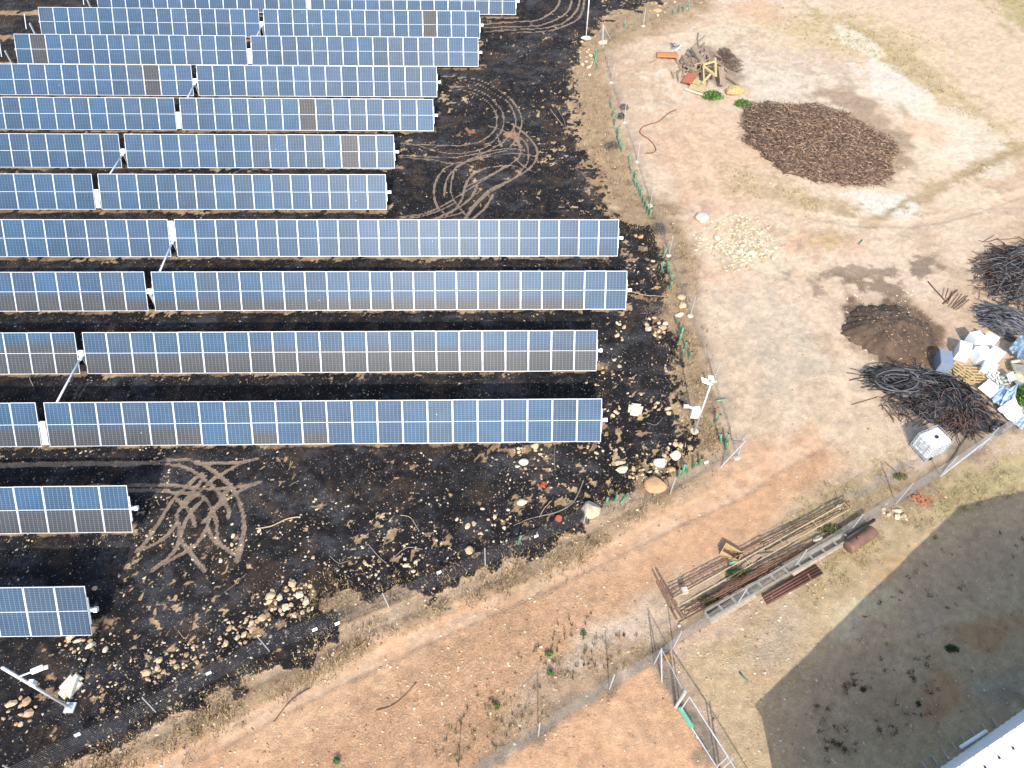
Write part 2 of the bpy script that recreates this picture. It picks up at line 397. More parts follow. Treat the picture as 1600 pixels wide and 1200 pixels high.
# tyre tracks rubbed through the soot
def zs(pts, u0, v0, k): return [(u0 + a * k, v0 + b * k) for a, b in pts]
T = []
A_ = lambda p, wd=.11: T.append((zs(p, 620, 100, .20833), wd * .66))
A_([(330,90),(450,100),(600,145),(720,215),(830,280),(880,370),(890,450),(850,520),(790,590),(700,640),(600,690),(500,740),(440,780),(415,860),(405,950),(430,1020),(480,1090),(540,1160)])
A_([(420,85),(500,95),(620,120),(760,190),(870,280),(925,370),(935,450),(910,540),(850,620)])
A_([(330,160),(440,165),(560,180),(690,240),(770,320),(800,400),(790,490),(740,560),(650,630),(540,660),(420,670),(300,650),(180,615),(30,590)])
A_([(380,170),(500,195),(620,240),(710,310),(750,400),(735,490),(660,560),(560,600),(420,615),(250,605),(60,595)])
A_([(10,680),(200,690),(400,700),(560,680),(700,650),(830,635),(950,645)]); A_([(10,695),(250,715),(400,740),(550,725),(700,690),(880,670),(1050,690)])
A_([(690,465),(800,500),(880,560),(925,630),(915,700),(850,750),(700,840),(600,900),(520,950),(440,1000),(350,1060),(200,1120),(0,1150)])
A_([(815,430),(900,470),(1000,560),(1050,640),(1040,720),(980,790),(850,870),(720,930),(620,1010),(540,1110),(500,1180)], .16)
A_([(930,550),(980,620),(985,720),(940,790),(860,870),(700,960),(600,1050),(520,1160)])
A_([(430,740),(340,800),(290,890),(280,980),(300,1060),(360,1130)], .14); A_([(520,740),(420,800),(370,880),(355,990)])
A_([(830,645),(640,690),(520,740),(430,740)]); A_([(780,760),(660,780),(560,840),(510,920),(490,1010),(440,1080),(380,1130)], .15)
A_([(940,790),(880,762),(780,760)]); A_([(820,760),(700,830),(580,890),(510,920)]); A_([(600,910),(570,980),(500,1050),(380,1120),(260,1170)], .17)
A_([(720,980),(660,1080),(560,1170)], .18); A_([(750,520),(780,620)]); A_([(870,450),(900,560),(960,650)]); A_([(880,700),(960,770),(1040,810)])
A_([(430,1040),(340,1090),(180,1140),(20,1160)], .13); A_([(480,1120),(300,1160),(100,1180)], .13)
B_ = lambda p, wd=.15: T.append((zs(p, 200, 700, 1 / 6), wd * .74))
B_([(-1300,150),(-300,135),(0,130),(200,130),(370,110),(500,110),(650,130),(760,190),(880,280),(960,350)])
B_([(-1300,170),(0,150),(350,150),(500,170),(600,210),(690,270),(760,330),(840,410),(870,460)])
B_([(640,140),(900,140),(1050,130),(1210,100)]); B_([(1210,100),(1050,150),(880,240),(770,310),(700,380),(600,470),(470,580)])
B_([(-900,380),(0,350),(280,345),(450,345),(560,360),(700,380),(900,375),(1100,350),(1240,320)])
B_([(-900,420),(0,395),(250,390),(400,410),(560,420),(660,440),(720,470),(780,570),(830,700),(830,830),(860,900)])
B_([(1240,320),(1050,400),(960,450),(840,560),(700,700)]); B_([(690,240),(560,340),(470,430),(380,540),(290,690),(190,850),(120,930)], .17)
B_([(720,260),(640,360),(500,540)]); B_([(440,470),(540,550),(600,640),(630,740)]); B_([(720,470),(600,590),(520,720),(490,830),(450,930),(380,1020),(230,1140)], .17)
B_([(460,640),(440,720),(350,830),(200,920),(80,960)]); B_([(450,620),(480,780),(490,860),(560,950),(640,1060),(720,1150)])
B_([(880,480),(780,620),(730,760),(640,900),(480,1000),(330,1090)]); B_([(960,350),(900,440),(880,480)], .25)
B_([(780,620),(740,700),(800,860),(900,930),(1000,1000)]); B_([(960,350),(1040,490),(1075,620),(1085,760),(1060,900),(1020,1060)], .18); B_([(890,480),(940,580),(940,660)])
C_ = lambda p, wd=.13: T.append((zs(p, 800, 0, .25), wd))
C_([(-200,150),(0,135),(130,130),(230,90),(290,30),(300,-40)]); C_([(-200,170),(0,165),(150,160),(280,120),(360,50),(375,-40)])
C_([(-180,200),(0,185),(130,180),(300,150),(400,70),(430,-30)]); C_([(0,205),(200,195),(330,160),(420,110),(450,20),(450,-40)])
def curve_pts(pts, n=6):
    p = [np.array(q, float) for q in pts]; o = []
    for i in range(len(p) - 1):
        a, b, c, d = p[max(i - 1, 0)], p[i], p[i + 1], p[min(i + 2, len(p) - 1)]
        for j in range(n):
            t = j / n; o.append(.5 * ((2 * b) + (c - a) * t + (2 * a - 5 * b + 4 * c - d) * t * t + (3 * b - a - 3 * c + d) * t ** 3))
    o.append(p[-1]); return o
track = np.zeros(len(gx), np.float32); nX = len(xs)
rut = np.zeros(len(gx), np.float32)
RUTS = [[(60, 1235), (300, 1110), (520, 1000), (760, 900), (960, 800), (1130, 700), (1180, 600), (1140, 480), (1100, 360), (1060, 250), (1010, 150), (1030, 60)],
        [(150, 1262), (390, 1130), (620, 1015), (850, 912), (1040, 820), (1200, 735), (1240, 600), (1195, 480), (1145, 370), (1100, 250), (1055, 170), (1080, 60)],
        [(960, 860), (1130, 770), (1280, 690), (1330, 620), (1300, 520), (1240, 420), (1250, 340)], [(1600, 300), (1480, 340), (1360, 350), (1230, 330)], [(1600, 150), (1480, 80), (1380, 20)], [(1620, 230), (1500, 140), (1420, 60), (1380, -20)]]
for pts, wd, tgt in [(a_, b_, track) for a_, b_ in T] + [(a_, .42, rut) for a_ in RUTS]:
    q = np.array([P2(*c) for c in curve_pts(pts)])
    for i in range(len(q) - 1):
        a, b = q[i], q[i + 1]; pad = wd * 1.1 + .25
        i0, i1 = np.searchsorted(xs, [min(a[0], b[0]) - pad, max(a[0], b[0]) + pad]); j0, j1 = np.searchsorted(ys, [min(a[1], b[1]) - pad, max(a[1], b[1]) + pad])
        if i1 <= i0 or j1 <= j0: continue
        X_, Y_ = np.meshgrid(xs[i0:i1], ys[j0:j1]); e = b - a
        t = np.clip(((X_ - a[0]) * e[0] + (Y_ - a[1]) * e[1]) / (e @ e + 1e-9), 0, 1)
        d = np.hypot(X_ - a[0] - t * e[0], Y_ - a[1] - t * e[1])
        idx = (np.arange(j0, j1)[:, None] * nX + np.arange(i0, i1)[None, :]).ravel()
        val = (1 - sstep(wd * .5, wd * 1.05, d)).ravel()
        tgt[idx] = np.maximum(tgt[idx], val)
track *= .56 + .44 * sstep(.34, .56, n7)
rut *= 1 - inb; paint(S(230, 202, 172), rut * .42 * sstep(.3, .6, n5))
# thin path from the field to the gap in the fence, and shallow animal trails
for c, r, col in (((800, 215), (22, 12), S(176, 128, 100)), ((738, 207), (9, 8), S(186, 120, 84)), ((985, 465), (60, 3), S(150, 118, 92)), ((985, 458), (50, 2), S(150, 118, 92))):
    blob(c[0], c[1], r[0], r[1], 3, col, .8, .5, .6, n5); burn *= 1 - .75 * sstep(0, .6, ell(c[0], c[1], r[0], r[1], 3) + (n5 - .5))
blob(1015, 755, 60, 40, 0, S(150, 124, 92), .35, .5, .7, n5)
tint *= (1 + (n6 - .5) * .30 + (n8 - .5) * .45 + (n3 - .5) * .10)[:, None]
# grainy speckle masks: r burnt, g pebbly, b scrubby
peb = np.clip(.35 + .5 * inb * 1.0 + .9 * sstep(.0, .8, ell(700, 1090, 460, 120, -30)) + .3 * verge + .5 * sstep(0, 1, ell(1180, 1000, 130, 130, 0)) + .3 * sstep(.5, .7, n1), 0, 1)
peb *= 1 - .75 * sstep(0, 1, ell(1430, 180, 320, 190, 20))
peb = peb * (1 - .6 * rut)
scr = np.clip(verge + .8 * sstep(0, .5, ell(1380, 820, 260, 70, -34)) + .4 * sstep(0, .5, ell(1300, 60, 280, 60, 20)), 0, 1)
Z = SLX * gx + SLY * gy + (n2 - .5) * .10 + (n3 - .5) * .05 * (1 + inb) + (n5 - .5) * .05
near = sstep(90, 60, gy) if False else np.where((gy < 90) & (gy > -5), 1.0, 0)
Z = np.where((np.abs(gx) < 60) & (gy < 90), Z, SLX * np.clip(gx, -80, 80) + SLY * np.clip(gy, -20, 110) + (n4 - .5) * 1.2)
Z -= track * burn * .04 + rut * .035
nY = len(ys); ii = np.arange(nX - 1)[None, :] + nX * np.arange(nY - 1)[:, None]; ii = ii.ravel()
gF = np.stack([ii, ii + 1, ii + 1 + nX, ii + nX], 1)
gV = np.stack([gx, gy, Z], 1)

m, nt, b = newmat("ground_soil"); N, L_ = nt.nodes, nt.links
def node(t, **kw):
    n = N.new(t)
    for k, v in kw.items(): setattr(n, k, v)
    return n
tc = node("ShaderNodeTexCoord"); at = node("ShaderNodeAttribute", attribute_name="tint"); am = node("ShaderNodeAttribute", attribute_name="cover")
sp = node("ShaderNodeSeparateColor"); L_.new(am.outputs["Color"], sp.inputs[0])
def noise(scale, detail=4, rough=.6, stretch=None):
    n = node("ShaderNodeTexNoise"); n.inputs["Scale"].default_value = scale; n.inputs["Detail"].default_value = detail; n.inputs["Roughness"].default_value = rough
    L_.new(tc.outputs["Object"], n.inputs["Vector"]); return n
def rng_(src, a, bb, c=0.0, d=1.0, smooth=False):
    n = node("ShaderNodeMapRange"); n.inputs[1].default_value = a; n.inputs[2].default_value = bb; n.inputs[3].default_value = c; n.inputs[4].default_value = d
    if smooth: n.interpolation_type = 'SMOOTHSTEP'
    L_.new(src, n.inputs[0]); return n.outputs[0]
def mth(op, a, bb=None):
    n = node("ShaderNodeMath", operation=op)
    for i, q in enumerate((a, bb)):
        if q is None: continue
        if isinstance(q, (int, float)): n.inputs[i].default_value = q
        else: L_.new(q, n.inputs[i])
    return n.outputs[0]
def mixc(f, a, bb):
    n = node("ShaderNodeMix", data_type='RGBA')
    L_.new(f, n.inputs[0]) if not isinstance(f, float) else setattr(n.inputs[0], "default_value", f)
    for i, q in ((6, a), (7, bb)):
        if isinstance(q, tuple): n.inputs[i].default_value = (*q, 1)
        else: L_.new(q, n.inputs[i])
    return n.outputs[2]
nA, nB, nC = noise(11, 6, .8), noise(30, 4, .75), noise(3.2, 6, .72)
fine = mth('ADD', rng_(nA.outputs[0], .32, .68, .72, 1.26), rng_(nB.outputs[0], .32, .68, -.2, .2))
rough_amt = mth('ADD', .35, mth('MULTIPLY', sp.outputs[1], .9))
fine = mth('ADD', 1.0, mth('MULTIPLY', mth('SUBTRACT', fine, 1.0), rough_amt))
aso = node("ShaderNodeAttribute", attribute_name="soot"); amk = node("ShaderNodeAttribute", attribute_name="marks")
smk = node("ShaderNodeSeparateColor"); L_.new(amk.outputs["Color"], smk.inputs[0])
nD = noise(5.5, 8, .78)
bf = mth('ADD', sp.outputs[0], mth('MULTIPLY', mth('SUBTRACT', nD.outputs[0], .5), 2.1)); bf = rng_(bf, .30, .60, 0, 1, True)
bf = mth('MULTIPLY', bf, rng_(sp.outputs[0], .0, .12, 0, 1))
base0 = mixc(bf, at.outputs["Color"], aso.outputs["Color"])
tf = mth('ADD', smk.outputs[0], mth('MULTIPLY', mth('SUBTRACT', nD.outputs[0], .5), .8)); tf = mth('MULTIPLY', rng_(tf, .25, .65, 0, .85, True), smk.outputs[1])
base0 = mixc(tf, base0, S(180, 158, 136))
vm = node("ShaderNodeVectorMath", operation='SCALE'); L_.new(base0, vm.inputs[0]); L_.new(fine, vm.inputs["Scale"])
col = vm.outputs[0]
# soot crumbs and burnt stubble
cr = mth('MULTIPLY', mth('MULTIPLY', bf, mth('SUBTRACT', 1.0, tf)), rng_(nC.outputs[0], .5, .62, 0, .65, True)); col = mixc(cr, col, S(34, 33, 36))
cr2 = mth('MULTIPLY', bf, rng_(nB.outputs[0], .62, .72, 0, .35, True)); col = mixc(cr2, col, S(128, 118, 106))
# dry scrub mottling
sc = mth('MULTIPLY', sp.outputs[2], rng_(nA.outputs[0], .50, .66, 0, .6, True)); col = mixc(sc, col, S(120, 98, 66))
# pebbles: two sizes
peb_h = []
for scl, thr, wdt, cc, st in ((6.5, .60, .24, S(236, 216, 184), .85), (13.0, .50, .32, S(234, 210, 176), .85)):
    vo = node("ShaderNodeTexVoronoi", feature='F1'); vo.inputs["Scale"].default_value = scl; vo.inputs["Randomness"].default_value = 1
    L_.new(tc.outputs["Object"], vo.inputs["Vector"])
    spc = node("ShaderNodeSeparateColor"); L_.new(vo.outputs["Color"], spc.inputs[0])
    pres = rng_(mth('ADD', spc.outputs[0], mth('MULTIPLY', sp.outputs[1], .38)), thr + .32, thr + .36, 0, 1)
    rad = mth('MULTIPLY', spc.outputs[1], wdt)
    disc = rng_(mth('SUBTRACT', rad, vo.outputs["Distance"]), 0, .05, 0, 1)
    mk = mth('MULTIPLY', disc, pres); peb_h.append(mk)
    pc = mixc(spc.outputs[2], cc, tuple(c * .62 for c in cc))
    col = mixc(mth('MULTIPLY', mk, st), col, pc)
L_.new(col, b.inputs["Base Color"]); b.inputs["Roughness"].default_value = .95; b.inputs["Specular IOR Level"].default_value = .15
hsum = mth('ADD', mth('ADD', mth('MULTIPLY', nA.outputs[0], .9), mth('MULTIPLY', nB.outputs[0], .35)), mth('ADD', mth('MULTIPLY', peb_h[0], .8), mth('MULTIPLY', peb_h[1], .4)))
hsum = mth('ADD', hsum, mth('MULTIPLY', nC.outputs[0], mth('ADD', .5, mth('MULTIPLY', sp.outputs[0], 1.0))))
bp = node("ShaderNodeBump"); bp.inputs["Strength"].default_value = .8; bp.inputs["Distance"].default_value = .09
hsum = mth('MULTIPLY', hsum, rough_amt); L_.new(hsum, bp.inputs["Height"]); L_.new(bp.outputs[0], b.inputs["Normal"])
M_GROUND = m
gme = np_mesh("ground", gV, gF, [m], smooth=True)
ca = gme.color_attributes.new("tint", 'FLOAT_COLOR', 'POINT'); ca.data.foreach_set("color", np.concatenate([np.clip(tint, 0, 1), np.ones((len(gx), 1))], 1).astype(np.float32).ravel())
ca = gme.color_attributes.new("cover", 'FLOAT_COLOR', 'POINT'); ca.data.foreach_set("color", np.stack([burn, peb, scr, np.ones(len(gx))], 1).astype(np.float32).ravel())
for nm_, ar_ in (("soot", soot), ("marks", np.stack([track, inb, inb], 1))):
    ca = gme.color_attributes.new(nm_, 'FLOAT_COLOR', 'POINT'); ca.data.foreach_set("color", np.concatenate([np.clip(ar_, 0, 1), np.ones((len(gx), 1))], 1).astype(np.float32).ravel())
ground = link("ground", gme, kind="structure")
def height(x, y):
    """height of the built land near a point"""
    i = min(max(int(np.searchsorted(xs, x)), 1), nX - 1); j = min(max(int(np.searchsorted(ys, y)), 1), nY - 1)
    return float(Z[j * nX + i])
def G(u, v, h=0.0):
    q = P(u, v, h); return Vector((q.x, q.y, height(q.x, q.y) + h))
def on(x, y, h=0.0): return Vector((x, y, height(x, y) + h))
def burn_at(x, y):
    i = min(max(int(np.searchsorted(xs, x)), 1), nX - 1); j = min(max(int(np.searchsorted(ys, y)), 1), nY - 1)
    return float(burn[j * nX + i])

# ================================================================ SOLAR TRACKERS
def cell_material():
    m, nt, b = newmat("solar_cells"); N, L = nt.nodes, nt.links
    def nd(t, **kw):
        n = N.new(t)
        for k, v in kw.items(): setattr(n, k, v)
        return n
    def mt(op, a, bb=None, c=None):
        n = nd("ShaderNodeMath", operation=op)
        for i, q in enumerate((a, bb, c)):
            if q is None: continue
            if isinstance(q, (int, float)): n.inputs[i].default_value = q
            else: L.new(q, n.inputs[i])
        return n.outputs[0]
    tc = nd("ShaderNodeTexCoord"); sx = nd("ShaderNodeSeparateXYZ"); L.new(tc.outputs["Object"], sx.inputs[0])
    x, y = sx.outputs[0], sx.outputs[1]
    oi = nd("ShaderNodeObjectInfo")
    def grid(c, period, half):         # 1 on the line
        f = mt('FRACT', mt('ADD', mt('DIVIDE', c, period), 100.0)); dd = mt('ABSOLUTE', mt('SUBTRACT', f, .5))
        return mt('GREATER_THAN', dd, .5 - half / period)
    ya = mt('SUBTRACT', mt('ABSOLUTE', y), .011)
    gv = grid(x, 1.074 / 6, .0042); gh = grid(ya, .982 / 11, .0036)
    mid = mt('LESS_THAN', ya, 0.0)
    gb = grid(mt('ADD', x, .01), 1.074 / 60, .0006)
    col = nd("ShaderNodeMix", data_type='RGBA'); nz = nd("ShaderNodeTexNoise"); nz.inputs["Scale"].default_value = 1.3; nz.inputs["Detail"].default_value = 3
    wv = nd("ShaderNodeVectorMath", operation='ADD'); L.new(tc.outputs["Object"], wv.inputs[0]); L.new(oi.outputs["Location"], wv.inputs[1]); L.new(wv.outputs[0], nz.inputs["Vector"])
    # grey reflection painted in from the lower edge (amount carried by each module)
    grey_refl = mt('MULTIPLY', oi.outputs["Alpha"], 1.0)
    edge = mt('SUBTRACT', mt('ADD', mt('MULTIPLY', mt('SUBTRACT', grey_refl, .5), 2.3), mt('MULTIPLY', mt('SUBTRACT', nz.outputs[0], .5), .35)), y)
    refl_mix = nd("ShaderNodeMapRange"); refl_mix.inputs[1].default_value = -.18; refl_mix.inputs[2].default_value = .18; L.new(edge, refl_mix.inputs[0])
    L.new(refl_mix.outputs[0], col.inputs[0]); L.new(oi.outputs["Color"], col.inputs[6]); col.inputs[7].default_value = (.034, .035, .038, 1)
    vs = nd("ShaderNodeVectorMath", operation='SCALE'); L.new(col.outputs[2], vs.inputs[0])
    vr = nd("ShaderNodeMapRange"); vr.inputs[3].default_value = .86; vr.inputs[4].default_value = 1.14; L.new(nz.outputs[0], vr.inputs[0]); vr.inputs[1].default_value = .3; vr.inputs[2].default_value = .7
    L.new(vr.outputs[0], vs.inputs["Scale"])
    last = vs.outputs[0]
    for mk, amt, c in ((gb, .10, (.26, .32, .38)), (gh, .30, (.34, .44, .52)), (gv, .36, (.42, .50, .58)), (mid, .85, (.56, .62, .66))):
        mx = nd("ShaderNodeMix", data_type='RGBA'); L.new(mt('MULTIPLY', mk, amt), mx.inputs[0]); L.new(last, mx.inputs[6]); mx.inputs[7].default_value = (*c, 1); last = mx.outputs[2]
    # bird droppings, sparse
    vo = nd("ShaderNodeTexVoronoi"); vo.inputs["Scale"].default_value = 2.6; L.new(wv.outputs[0], vo.inputs["Vector"])
    sc = nd("ShaderNodeSeparateColor"); L.new(vo.outputs["Color"], sc.inputs[0])
    dr = mt('MULTIPLY', mt('LESS_THAN', vo.outputs["Distance"], .045), mt('GREATER_THAN', sc.outputs[0], .93))
    mx = nd("ShaderNodeMix", data_type='RGBA'); L.new(dr, mx.inputs[0]); L.new(last, mx.inputs[6]); mx.inputs[7].default_value = (.7, .7, .66, 1); last = mx.outputs[2]
    L.new(last, b.inputs["Base Color"]); b.inputs["Roughness"].default_value = .5
    b.inputs["Specular IOR Level"].default_value = .10
    b.inputs["Coat Weight"].default_value = .30; b.inputs["Coat Roughness"].default_value = .36; b.inputs["Coat IOR"].default_value = 1.35
    return m
M_CELL = cell_material()
M_BACK = mat("module_backsheet", (.62, .63, .64), .6, var=.05)
M_ALU = mat("anodised_frame", (.58, .61, .64), .45, metal=.2, var=.06)
M_GALV = mat("galvanised_steel", (.50, .53, .55), .42, metal=.5, var=.18, scale=14)
M_WHITE = mat("white_enamel", (.80, .82, .83), .4, var=.06, scale=5)
M_DARK = mat("dark_rubber", (.03, .03, .032), .6, var=.3)
HW, HL = .567, PL / 2
mb = MB(); mb.box((0, 0, 0), (2 * HW - .03, 2 * HL - .03, .012))
glass_me = mb.mesh("solar_panel", [M_CELL, M_BACK])
for p in glass_me.polygons: p.material_index = 0 if p.normal.z > .5 else 1
mb = MB()
for s in (-1, 1):
    mb.box((s * (HW - .012), 0, -.008), (.018, 2 * HL, .042)); mb.box((0, s * (HL - .012), -.008), (2 * HW - .036, .020, .042))
frame_me = mb.mesh("frame", M_ALU)
DARKMOD = {('B', 3), ('C', 28), ('D', 17), ('E', 7), ('F', 2)}
rowlab = {
 'A': "blue solar tracker row farthest up the field, cut off by the top of the view",
 'B': "solar tracker row second from the far end, directly below the cut-off one",
 'C': "solar tracker row third from the far end, one grey panel near its far end",
 'D': "solar tracker row ending level with the start of the hooked tyre tracks",
 'E': "solar tracker row with one dark panel midway, beside the tyre-track loop",
 'F': "short solar tracker row with a dark grey panel third from its open end",
 'G': "shortest of the middle solar tracker rows, ending left of the tyre swirl",
 'H': "long solar tracker row just below the swirl of tyre tracks, motor box in its gap",
 'I': "longest-reaching solar tracker row, its open end beside the green plant guards",
 'J': "solar tracker row whose panels are grey over their lower half",
 'K': "long solar tracker row beside the square white stone, last before the open burnt ground",
 'L': "stub of a solar tracker row showing five panels beside the criss-cross tyre tracks",
 'M': "lowest stub of a solar tracker row showing three slate-blue panels above a flat white stone"}
BLUE = np.array([.015, .049, .098]); gaps = {}
def frame_mat(o_, R3):
    M = R3.to_4x4(); M.translation = o_; return M
TR = Matrix((tuple(rowd), tuple(upd), tuple(nrm))).transposed()
for k, (rx, ry, rz, na, nb) in ROWS.items():
    end = np.array([rx, ry, rz + 27.8]); GAPW = .35
    gapc = end - rowd * (na * PITCH + GAPW / 2)
    root_p = Vector((gapc[0], gapc[1], gz(gapc[0], gapc[1]))) if k not in 'LM' else Vector((rx - 4, ry, gz(rx - 4, ry)))
    root = empty("solar_tracker", root_p, rowlab[k], "solar tracker", "rows of solar panels on the burnt field")
    gaps[k] = gapc
    pos = [(i, end - rowd * PITCH * (i + .5)) for i in range(na)]
    pos += [(na + i, end - rowd * (PITCH * (na + i + .5) + GAPW)) for i in range(nb)]
    r_ = random.Random(hash(k) % 1000 if False else ord(k) * 13)
    for i, c in pos:
        g = link("solar_panel", glass_me, root); g.matrix_local = frame_mat(Vector(c) - root_p + Vector(upd) * r_.uniform(-.006, .006) + Vector(nrm) * r_.uniform(-.003, .003), TR @ Matrix.Rotation(r_.uniform(-.012, .012), 3, 'X') @ Matrix.Rotation(r_.uniform(-.006, .006), 3, 'Y'))
        fr = link("frame", frame_me, g); fr.matrix_local = Matrix.Identity(4)
        t = BLUE * (1 + r_.uniform(-.14, .16)); t[0] *= 1 + r_.uniform(-.15, .35)
        if r_.random() < .1: t = t * .85 + .008
        if k in 'M': t = t * .8 + .006
        grey_refl = .0  # how far up the painted grey reflection reaches on the cells
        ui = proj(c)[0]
        if k == 'K': grey_refl = .42 if (na - i) <= 6 or i >= na else (.30 if i in (13, 11) else 0)
        if k == 'J': grey_refl = .72 if i in (22, 23, 24) else .56 + r_.uniform(-.04, .04)
        if k == 'J' and i > 14 and i < 22: grey_refl = .47
        if k == 'I': grey_refl = .30 if i > 1 else 0
        if k == 'I' and i > 22: grey_refl = .44
        if k == 'L': grey_refl = .50
        if (k, i) in DARKMOD: t = np.array([.028, .027, .030]); grey_refl = 0
        g.color = (*[float(max(0, q)) for q in t], float(grey_refl))
    # torque tube, posts, end caps
    fard = PITCH * (na + nb) + (GAPW if nb else 0)
    dn = -nrm * .11
    a, b2 = end + rowd * .14 + dn, end - rowd * (fard + .1) + dn
    mb = MB(); mb.beam(a, b2, .13, .13, up=Vector(nrm)); part("torque_tube", mb, M_GALV, root)
    mb = MB(); mb.beam(a, np.array(a) + rowd * .14, .17, .15, up=Vector(nrm)); part("bearing_cap", mb, M_WHITE, root)
    # purlin rails under every seam
    mb = MB()
    for i in range(na + nb + 2):
        off = PITCH * i + (GAPW if i > na else 0)
        q = end - rowd * off - nrm * .045
        mb.beam(q - upd * .55, q + upd * .55, .05, .045, up=Vector(nrm))
    part("mounting_rail", mb, M_GALV, root, kind="stuff")
    posts = [1.2 + j * 5.75 for j in range(int(fard / 5.75) + 1) if abs(1.2 + j * 5.75 - na * PITCH - .17) > 1]
    for d in posts:
        q = end - rowd * d; mb = MB()
        mb.beam((q[0], q[1], gz(q[0], q[1]) - .2), (q[0], q[1], q[2] - .14), .14, .10, up=Vector((1, 0, 0))); part("post", mb, M_GALV, root)
    if nb:
        q = gapc; mb = MB(); mb.beam((q[0], q[1], gz(q[0], q[1]) - .2), (q[0], q[1], q[2] - .18), .18, .16, up=Vector((1, 0, 0))); part("post", mb, M_GALV, root)
        mb = MB(); c0 = gapc - nrm * .06
        mb.tube([c0 - rowd * .13, c0 + rowd * .13], .15, 12); mb.box(Vector(c0 + nrm * .02), (.24, .2, .22), TR)
        part("slew_drive", mb, M_WHITE, root)
        if k in 'ACEGHK':
            s = 1 if k == 'H' else -1
            c1 = gapc + upd * s * .56 - nrm * .01
            mb = MB(); mb.box(Vector(c1), (.27, .74, .04), TR, 1); bx = part("control_panel", mb, [M_WHITE, mat("control_glass", (.50, .53, .56), .35, var=.05)], root)
            mb = MB()
            for e in (-1, 1):
                mb.box(Vector(c1 + rowd * e * .125 + nrm * .012), (.02, .78, .05), TR); mb.box(Vector(c1 + upd * e * .38 + nrm * .012), (.25, .03, .05), TR)
            part("panel_frame", mb, M_WHITE, root)
            mb = MB()
            for e in range(5): mb.box(Vector(c1 + rowd * (-.08 + .04 * e) + nrm * .022), (.006, .70, .006), TR)
            part("cooling_rib", mb, M_GALV, root, kind="stuff")
for a, b2 in (('B', 'C'), ('D', 'E'), ('F', 'G'), ('H', 'I'), ('J', 'K')):
    A1, A2 = Vector(gaps[a]) - Vector((0, 0, .12)), Vector(gaps[b2]) - Vector((0, 0, .12))
    A1 = A1 + (A2 - A1).normalized() * .1
    mb = MB(); mb.tube([A1, A2], .05, 8)
    o = thing1("drive_shaft", mb, M_WHITE, (A1 + A2) / 2, {
        'B': "white drive shaft linking the second and third tracker rows from the far end", 'D': "white drive shaft linking the glare-lit tracker row to the next one",
        'F': "white drive shaft between the two short middle tracker rows", 'H': "white drive shaft crossing the ground from the tracker row with the motor box",
        'J': "long white drive shaft slanting over black shadow to the last long tracker row"}[a], "drive shaft", "drive shafts between tracker rows", smooth=True)
    for nm, q in (("coupling", A1), ("coupling", A2)):
        mb = MB(); dd = (A2 - A1).normalized(); mb.tube([q - dd * .02, q + dd * (.22 if q is A1 else -.22)], .085, 8); part(nm, mb, M_WHITE, o)
NTH = ["topmost", "second", "third", "fourth", "fifth", "sixth", "seventh", "eighth", "ninth", "tenth", "eleventh", "twelfth"]
# ================================================================ BUILDING
bd = np.array([3.85, 1.96]); bd /= np.linalg.norm(bd); bn = np.array([bd[1], -bd[0]])     # along the gable wall, into the building
bc = np.array([9.25, 2.43])                                                                 # its corner
def bp3(s, d, z):
    q = bc + bd * s + bn * d; return Vector((q[0], q[1], gz(q[0], q[1]) * 0 + z))
SP, HE, HP, DEP = 12.2, 3.75, 5.95, 24.0
base = bp3(0, 0, 0)
bld = empty("warehouse", base, "large white metal warehouse with a low-pitched roof, only its gable corner showing", "building")
M_WALL = mat("white_cladding", (.74, .80, .86), .45, var=.05, scale=2)
M_ROOF = mat("white_roof_sheet", (.66, .69, .71), .35, var=.04, scale=1.5)
mb = MB(); T_ = .18
prof = [(0, -.5), (2 * SP, -.5), (2 * SP, HE), (SP, HP), (0, HE)]
for d0, d1 in ((0, T_), (DEP - T_, DEP)):
    vs = [bp3(s, d, z) for d in (d0, d1) for s, z in prof]
    mb.add(vs, [(0, 1, 2, 3, 4), (9, 8, 7, 6, 5)] + [(i, i + 5, (i + 1) % 5 + 5, (i + 1) % 5) for i in range(5)])
for s0, s1 in ((0, T_), (2 * SP - T_, 2 * SP)):
    vs = [bp3(s, d, z) for z in (-.5, HE) for s, d in ((s0, T_), (s1, T_), (s1, DEP - T_), (s0, DEP - T_))]
    mb.add(vs, [(3, 2, 1, 0), (4, 5, 6, 7), (0, 1, 5, 4), (1, 2, 6, 5), (2, 3, 7, 6), (3, 0, 4, 7)])
part("wall", mb, M_WALL, bld)
mb = MB()
for sgn in (0, 1):
    a = (-.12, HE + .03 - .12 * (HP - HE) / SP) if not sgn else (2 * SP + .12, HE + .03 - .12 * (HP - HE) / SP)
    vs = []
    for d in (-.14, DEP + .14):
        for s, z in (a, (SP, HP + .03)):
            vs += [bp3(s, d, z), bp3(s, d, z + .09)]
    mb.add(vs, [(0, 2, 3, 1), (4, 5, 7, 6), (1, 3, 7, 5), (0, 4, 6, 2), (0, 1, 5, 4), (2, 6, 7, 3)])
rf = part("roof", mb, M_ROOF, bld)
slope = (HP - HE) / SP
mb = MB()
for i in range(46):
    s = .4 + i * .52; z = HE + .13 + (s if s < SP else 2 * SP - s) * slope
    mb.beam(bp3(s, -.12, z), bp3(s, DEP, z), .05, .035)
rr = link("roof_rib", recentre(mb, base).mesh("roof_rib", M_ROOF), rf); rr["kind"] = "stuff"
mb = MB()                                              # dark fixings in a line along the verge
for i in range(46):
    s = .3 + i * .52; z = HE + .16 + (s if s < SP else 2 * SP - s) * slope
    mb.box(bp3(s + .13, .22, z - .005), (.07, .07, .05))
bb = link("roof_fixing", recentre(mb, base).mesh("roof_fixing", M_DARK), rf); bb["kind"] = "stuff"
mb = MB()
